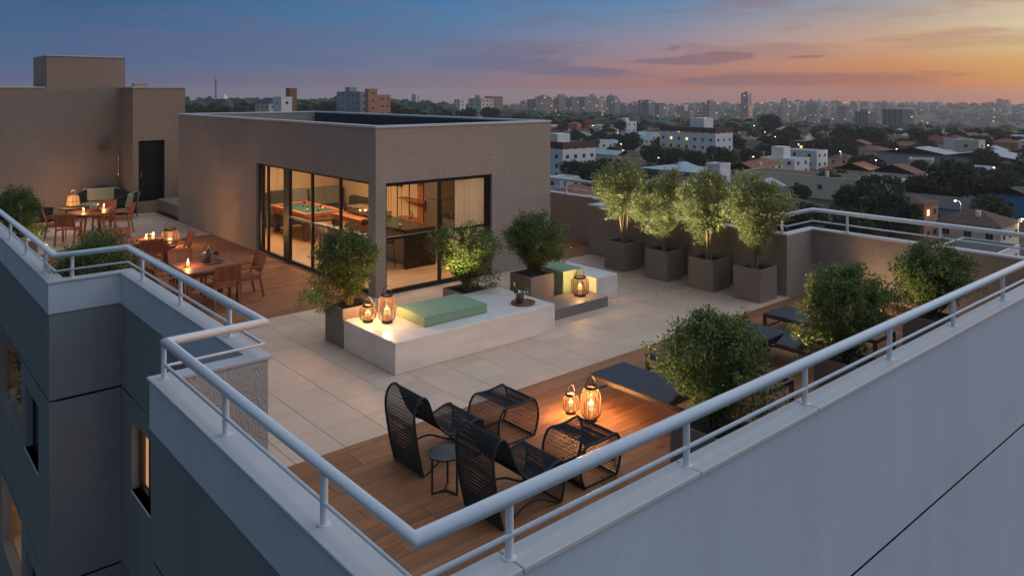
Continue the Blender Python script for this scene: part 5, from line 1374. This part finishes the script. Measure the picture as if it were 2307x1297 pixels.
def relate(size, what, u, d, lm, fallback):
    """label by nearest landmarks as seen in the picture; falls back to a shared wording"""
    v = 208.5+1728*(CAM_H-GZ)/d
    near = sorted(lm, key=lambda q: (q[0]-u)**2+(2.5*(208.5+1728*(CAM_H-GZ)/q[1]-v))**2)[:9]
    for q in near:
        du = u-q[0]; far = d > q[1]
        side = 'left of' if du < -18 else ('right of' if du > 18 else '')
        if side: opts = [side, ('further back, ' if far else 'nearer, ')+side]
        else: opts = ['behind' if far else 'in front of']
        for o in opts:
            l = f'{size} {what} {o} {q[2]}'
            if l not in USED and len(l.split()) <= 16: USED[l] = 1; return l
    return fallback
def hides(u, d, h):
    vt = 208.5+1728*(CAM_H-GZ-h)/d
    for q in LM+[(1650, 250, ''), (1740, 268, ''), (1790, 222, ''), (1830, 222, ''), (1600, 238, ''), (2040, 216, ''), (2105, 156, ''), (1930, 262, ''), (1480, 352, ''), (1640, 352, ''), (1300, 272, '')]:
        if d < q[1]-3 and abs(u-q[0]) < 7000/d and vt < 208.5+1728*(CAM_H-GZ-1.5)/q[1]: return True
    return False
def pick(x, *cuts):
    for c, w in cuts:
        if x < c: return w
    return cuts[-1][1]
def free(x, y, r):
    return all((x-a)**2+(y-b)**2 > (r+c)**2 for a, b, c in FOOT)
wl = ['city_white', 'city_cream', 'city_pink', 'city_orange', 'city_grey']
protos = []
fl_l = {'flat': 'pale flat roofed house among the trees of the town below', 'gable': 'gabled house with a tiled roof among the trees of the town below', 'hip': 'hip roofed house among the trees of the town below'}
n = 0; tries = 0
while n < 235 and tries < 16000:
    tries += 1
    u = crng.uniform(1235, 2420); d = crng.uniform(165, 660)**1.0
    if u > 1900 and d < 240: continue
    x, y = spot(u, d)
    if not free(x+4, y+4, 6) or hides(u, d, 5): continue
    rk = crng.choice(('flat', 'gable', 'gable', 'hip', 'hip'))
    hw, hd, hh, hc = crng.uniform(6, 10.5), crng.uniform(6, 11), crng.choice((3.4, 3.6, 3.6, 6, 6.3)), crng.choice(wl)
    hl = relate(('low ' if hh < 5 else 'two storey ')+hc.split('_')[1], {'flat': 'flat roofed house', 'gable': 'gabled house', 'hip': 'hip roofed house'}[rk], u, d, LM, fl_l[rk])
    house(hl, u, d, hw, hd, hh, hc, rk, crng.choice(('roof_tile', 'roof_brown', 'roof_metal', 'roof_tile')) if rk != 'flat' else crng.choice(('roof_metal', 'roof_dark')),
          crng.uniform(-.35, .35), crng.choice((1, 2)) if d < 350 else 1, 2, 2, ridge=crng.choice('xy'), group='%s houses filling the town' % rk, lit=(('L', 0, 0),) if crng.random() < .16 else ((('R', 0, 1),) if crng.random() < .12 else ()))
    n += 1

# --- trees
def tree_proto(seed, w, h, lm):
    rng = np.random.default_rng(seed); th = h*.30
    lobes = [(np.array([rng.uniform(-.32, .32)*w, rng.uniform(-.32, .32)*w, th+(h-th)*rng.uniform(.25, .74)]), rng.uniform(.20, .33)*w) for _ in range(11)]
    lobes.append((np.array([0, 0, th+(h-th)*.5]), .36*w))
    P = []; D = []
    for c, r in lobes:
        k = int(280*(r/(.27*w))**2); v = rng.normal(size=(k, 3)); v /= np.linalg.norm(v, axis=1, keepdims=True)
        rr = r*(.74+.34*rng.random(k))[:, None]; p = c+v*rr*np.array([1, 1, .80])
        P.append(p); D.append(v*.9+rng.normal(size=(k, 3))*.6)
    P = np.concatenate(P); D = np.concatenate(D)
    cr = leaf_mesh('crown', P, D, rng.uniform(.55, 1.15, len(P))*w/9, .75, M[lm], rng)
    m = MB(); m.tube([(0, 0, -1), (0, 0, th*.6), (.1, .1, th*1.2)], [w*.035, w*.028, w*.02], 6)
    for k in range(5):
        c, r = lobes[k]; m.tube([(0, 0, th*.8), tuple(c*.6+np.array([0, 0, th*.3])), tuple(c)], [w*.018, w*.012, w*.004], 4, caps=False)
    return cr, m.mesh('trunk', M['bark'])
TP = [tree_proto(40+i, w, h, lm) for i, (w, h, lm) in enumerate(((9, 8.2, 'tree_leaf'), (10, 7.4, 'tree_leaf'), (7.5, 8.8, 'tree_leaf'), (9.5, 8.0, 'tree_leaf_warm'), (8.5, 8.6, 'tree_leaf')))]
def tree(label, u, d, s, k=None, group='trees of the town', sink=0):
    x, y = spot(u, d); t = thing('tree', label, 'tree', (x, y, ground_z(x, y)-sink), crng.uniform(0, 6.28), group)
    k = crng.randrange(5) if k is None else k
    inst('crown', TP[k][0], t); inst('trunk', TP[k][1], t); t.scale = (s*crng.uniform(.92, 1.1),)*2+(s*crng.uniform(.9, 1.08),)
    FOOT.append((x, y, 3.0*s)); return t
for u, d, s, k, l in ((2150, 205, 1.55, 0, 'largest round dark tree right of the brick house'), (2085, 214, .9, 3, 'smaller tree left of the largest round one'), (1945, 172, 1.35, 1, 'broad dark tree just beyond the right railing, left one'),
                      (2005, 160, 1.25, 0, 'broad dark tree beyond the right railing, in front of the brick house'), (1915, 150, .95, 4, 'dark tree lowest behind the corner of the right railing'), (1868, 230, .85, 2, 'rounded tree at the left end of the long cream house'),
                      (1800, 205, .7, 2, 'small tree left of the cream house'), (2245, 205, 1.35, 1, 'wide hazy tree below the warehouses'), (2235, 175, .9, 4, 'bright rounded tree under the wide hazy one'), (2295, 215, 1.4, 2, 'big hazy tree at the right edge'),
                      (1290, 262, .95, 0, 'dark tree in front of the white block by the pavilion'), (1335, 258, 1.0, 1, 'wide dark tree right of the white block by the pavilion'), (1370, 262, .9, 4, 'dark tree behind the leftmost lit tree'), (1420, 380, 1.2, 0, 'big dark tree among the low white houses'),
                      (1475, 300, 1.25, 0, 'broad dark tree left of the brown banded apartment block'), (1520, 296, 1.05, 4, 'tall tree at the left wall of the brown banded apartment block'), (1560, 296, 1.0, 1, 'dark tree in front of the brown banded apartment block'),
                      (1630, 290, 1.1, 0, 'dark tree at the right corner of the brown banded apartment block'), (1690, 300, 1.0, 2, 'dark tree right of the brown banded apartment block'), (1720, 330, 1.1, 4, 'round tree up the slope right of the apartment block'),
                      (1530, 420, 1.4, 1, 'tall dark tree behind the roof room of the apartment block'), (1735, 560, 2.0, 0, 'very large dark tree against the misty valley'), (1960, 400, 1.6, 1, 'long dark tree clump on the slope, right part'), (1900, 420, 1.5, 0, 'long dark tree clump on the slope, left part'),
                      (2085, 395, 1.2, 3, 'tree left of the big red roof near the valley'), (900, 420, 1.25, 1, 'round tree right of the sunlit apartment blocks'), (540, 400, 1.1, 0, 'round dark tree between church and cream building'), (690, 350, .9, 2, 'thin crowned tree right of the pink block')):
    tree(l, u, d, s, k)
for i in range(34):                                        # the wooded ridge over the pavilion roof
    u = crng.uniform(400, 1240); d = crng.uniform(300, 640)
    x, y = spot(u, d)
    ts = crng.uniform(1.1, 1.65)
    if free(x, y, 4): tree(relate(pick(ts, (1.3, 'smaller'), (1.5, 'mid sized'), (9, 'big')), 'dark ridge tree', u, d, LML, 'dark tree of the wooded ridge above the pavilion roof'), u, d, ts, group='trees of the ridge behind the pavilion', sink=crng.uniform(0, 2.5))
n = 0; tries = 0
while n < 250 and tries < 14000:
    tries += 1; u = crng.uniform(1235, 2400); d = crng.uniform(150, 640)
    if u > 1850 and d < 195: continue
    x, y = spot(u, d)
    ts = crng.uniform(.55, 1.15)
    if free(x, y, 2.0) and not hides(u, d, 6.5): tree(relate(pick(ts, (.7, 'small'), (.88, 'mid sized'), (1.02, 'big'), (9, 'broad')), 'dark tree', u, d, LM, 'dark rounded tree between the houses of the town below'), u, d, ts, group='trees between the town houses'); n += 1
# far woods: one mass
rng = np.random.default_rng(5); ico = bmesh.new(); bmesh.ops.create_icosphere(ico, subdivisions=2, radius=1)
iv = np.array([v.co[:] for v in ico.verts]); itf = np.array([[v.index for v in f.verts] for f in ico.faces]); ico.free()
VV = []; FF = []; k = 0
for i in range(3300):
    u = rng.uniform(380, 2480); d = 600+(3600-600)*rng.random()**1.7
    if 1150 > u and d < 650: continue
    x, y = spot(u, d); s = rng.uniform(4, 8.5)*(1+d/4500)
    vv = iv*(1+.22*rng.normal(size=(len(iv), 1)))*np.array([s, s, s*.7])+np.array([x, y, ground_z(x, y)+s*.45])
    VV.append(vv); FF.append(itf+k*len(iv)); k += 1
VV = np.concatenate(VV); FF = np.concatenate(FF)
me = bpy.data.meshes.new('distant_wood'); me.from_pydata(VV.tolist(), [], FF.tolist()); me.materials.append(M['tree_leaf']); inst('distant_wood', me)['kind'] = 'stuff'

# --- towers of the skyline
def tower_proto(w, dd, h, m, fl, nb, crown):
    a = MB().box(-w/2, -dd/2, -10, w/2, dd/2, h)
    if crown: a.box(-w*.25, -dd*.25, h, w*.2, dd*.25, h+3.5)
    me = a.mesh('wall', M[m]); g = MB()
    fh = h/fl
    for f in range(fl):
        for b in range(nb):
            x = -w/2+w*(b+.5)/nb; y = -dd/2+dd*(b+.5)/nb; z = fh*(f+.35)
            g.cur = 1 if crng.random() < .035 else 0
            g.box(x-w/nb*.28, -dd/2-.06, z, x+w/nb*.28, -dd/2+.05, z+fh*.45); g.cur = 1 if crng.random() < .035 else 0
            g.box(-w/2-.06, y-dd/nb*.28, z, -w/2+.05, y+dd/nb*.28, z+fh*.45)
    return me, g.mesh('glazing', [M['win_dark'], M['win_lit']])
TWP = [tower_proto(16, 18, 42, 'tower_concrete', 14, 4, 1), tower_proto(20, 16, 34, 'tower_warm', 11, 5, 0), tower_proto(13, 14, 54, 'tower_concrete', 18, 3, 1), tower_proto(26, 15, 30, 'tower_warm', 10, 6, 1), tower_proto(15, 24, 46, 'tower_concrete', 15, 4, 0)]
def tower(label, u, d, k, s=1.0, hs=1.0, rot=None, group='towers of the skyline'):
    x, y = spot(u, d); t = thing('tower_block', label, 'tower', (x, y, ground_z(x, y)), crng.uniform(-.35, .25) if rot is None else rot, group)
    inst('wall', TWP[k][0], t); gl = inst('glazing', TWP[k][1], t); gl['kind'] = 'stuff'; t.scale = (s, s, s*hs)
for u, d, k, s, hs, l in ((1460, 1330, 0, 1.0, .95, 'dark blue tower, left of the close pair in mid skyline'), (1482, 1350, 4, .95, .9, 'dark blue tower, right of the close pair in mid skyline'), (1681, 1750, 2, 1.25, 1.0, 'single tall dark tower on the pink horizon'),
                          (1768, 2100, 2, 1.1, .95, 'slim tower right of the single tall one'), (1950, 930, 0, 1.0, .85, 'pale tower in the mist, left of two big ones'), (2022, 900, 4, 1.15, .74, 'widest pale tower in the mist, right of two'), (1870, 1050, 1, .95, .85, 'low broad tower in the mist left of the pale pair'),
                          (1895, 1150, 3, .9, .8, 'broad warm tower in the mist beside the low one'), (1657, 1500, 1, .7, .8, 'short dark tower left of the single tall one'), (1553, 1600, 1, .9, .9, 'pale low tower right of the dark blue pair'), (1520, 1500, 3, .8, .8, 'warm low tower beside the dark blue pair'),
                          (1998, 2500, 1, 1.3, .8, 'dark tower on the ridge behind the pale pair'), (2252, 3200, 0, 1.3, .75, 'small twin tower on the right ridge, left one'), (2268, 3200, 0, 1.25, .7, 'small twin tower on the right ridge, right one'), (1408, 1700, 0, .95, .85, 'hazy tower with a pointed roof left of the blue pair')):
    tower(l, u, d, k, s, hs)
for i in range(78):
    u = crng.choice((crng.uniform(1205, 1390), crng.uniform(1205, 1390), crng.uniform(1390, 1650), crng.uniform(1650, 1950), crng.uniform(1140, 1210)))
    d = crng.uniform(1500, 2600); x, y = spot(u, d); vt = crng.uniform(215, 230) if 1200 < u < 1395 else crng.uniform(227, 243)
    tk = crng.randrange(5); ph = (42, 34, 54, 30, 46)[tk]; th = max(.3, min(1.6, (CAM_H-(vt-208.5)*d/1728-ground_z(x, y))/ph)); sw = crng.uniform(.85, 1.25)
    tower(relate(pick(th, (.6, 'squat'), (.85, 'mid height'), (1.1, 'tall'), (9, 'tallest')), ('grey tower', 'warm toned tower', 'slim tower', 'wide tower', 'deep tower')[tk], u, d, LMT, 'distant hazy tower block of the long skyline cluster'), u, d, tk, sw, th/sw, group='far hazy towers')
# --- hillside houses too far to tell apart
m = MB()
for i in range(420):
    u = crng.uniform(1500, 2480); d = crng.choice((crng.uniform(800, 1500), crng.uniform(2400, 4200), crng.uniform(2600, 4000)))
    x, y = spot(u, d); z = ground_z(x, y); s = crng.uniform(4, 9)*(1+d/6000); h = crng.choice((4, 5, 7, 9, 12))*(1 if d < 2000 else 1.4)
    m.cur = crng.choice((0, 0, 1, 2)); m.obox((x, y, z+h/2-1), (s, s*crng.uniform(.7, 1.5), h), crng.uniform(-.6, .6))
m.build('hillside_houses', [M['city_white'], M['city_pink'], M['city_grey']])['kind'] = 'stuff'
# --- distant street lights, one mass of tiny lamps
m = MB()
for i in range(300):
    u = crng.uniform(1235, 2420); d = crng.choice((crng.uniform(650, 1600), crng.uniform(1600, 4000), crng.uniform(2200, 3900)))
    x, y = spot(u, d); z = ground_z(x, y)+crng.uniform(7, 11); s = d*.00042*crng.uniform(.7, 1.5)
    m.add([(x-s, y, z), (x+s, y, z), (x, y-s, z), (x, y+s, z), (x, y, z-s), (x, y, z+s)], [(0, 2, 5), (2, 1, 5), (1, 3, 5), (3, 0, 5), (2, 0, 4), (1, 2, 4), (3, 1, 4), (0, 3, 4)])
m.build('distant_street_lights', M['far_light'])['kind'] = 'stuff'
# --- street lamps one can pick out
def street_lamp(label, u, d, h=8, m='street_white', pw=260, r=.24):
    x, y = spot(u, d); t = thing('street_lamp', label, 'street lamp', (x, y, ground_z(x, y)), crng.uniform(0, 6), 'street lamps of the town')
    MB().tube([(0, 0, -.5), (0, 0, h-.6), (.3, 0, h), (1.0, 0, h+.15)], [.09, .07, .06, .05], 6).build('pole', M['roof_metal'], t)
    MB().obox((1.15, 0, h+.16), (.7, .3, .12)).build('head', M['roof_metal'], t); MB().lathe([(.01, -r*.6), (r, -.1), (r*.8, .08)], 8).build('lamp', M[m], t, loc=(1.15, 0, h+.1))
    point_light((1.15, 0, h-.35), pw, (1, .82, .55) if m == 'street_white' else (.3, .8, 1), .2, t)
for u, d, h, l in ((1973, 262, 8, 'street lamp with a bright star of light above the white gables'), (2165, 168, 7.5, 'tall street lamp in front of the dark roofs at the right'), (2022, 330, 7, 'street lamp in the dark trees right of the starry one'), (2292, 160, 5, 'wall height lamp at the right edge'),
                   (1553, 470, 9, 'lamp standing left of the roof room of the apartment block'), (1337, 520, 7, 'lamp between the dark red building and the trees'), (1698, 560, 8, 'street lamp on the slope right of the apartment block'), (1755, 560, 7, 'left of two lamps by the far red roof'), (1780, 600, 7, 'right of two lamps by the far red roof'), (1905, 255, 4, 'low garden lamp lighting a bright green bush'), (1745, 400, 6, 'lamp on the house front up the slope'), (1920, 430, 6, 'lamp at the end of the long tree clump')):
    street_lamp(l, u, d, h)
for i, (u, d) in enumerate(((1722, 470), (1748, 420), (1800, 360), (1895, 315), (2050, 315), (2230, 350), (1330, 340), (1400, 358), (1560, 390), (1650, 393), (2230, 248), (1690, 290), (1730, 340), (1480, 284))):
    street_lamp(relate('slim', 'street lamp', u, d, LM, 'slim street lamp along a town street'), u, d, 7, pw=200, r=.2)
street_lamp('cyan floodlight among the dark trees', 1390, 470, 5, 'street_cyan', 3500, .35)

# --- haze: pale even air round everything
hz = bpy.data.materials.new('haze'); hz.use_nodes = True; t_ = hz.node_tree; t_.nodes.clear()
pv = t_.nodes.new('ShaderNodeVolumePrincipled'); pv.inputs['Color'].default_value = (.93, .95, .98, 1); pv.inputs['Density'].default_value = 1.5e-4; pv.inputs['Anisotropy'].default_value = .3
oo = t_.nodes.new('ShaderNodeOutputMaterial'); t_.links.new(pv.outputs[0], oo.inputs['Volume'])
HAZE = True
if HAZE:
    b_ = BX(-4800, -4800, -201, 4800, 4800, 22).build('haze', hz); b_['kind'] = 'stuff'
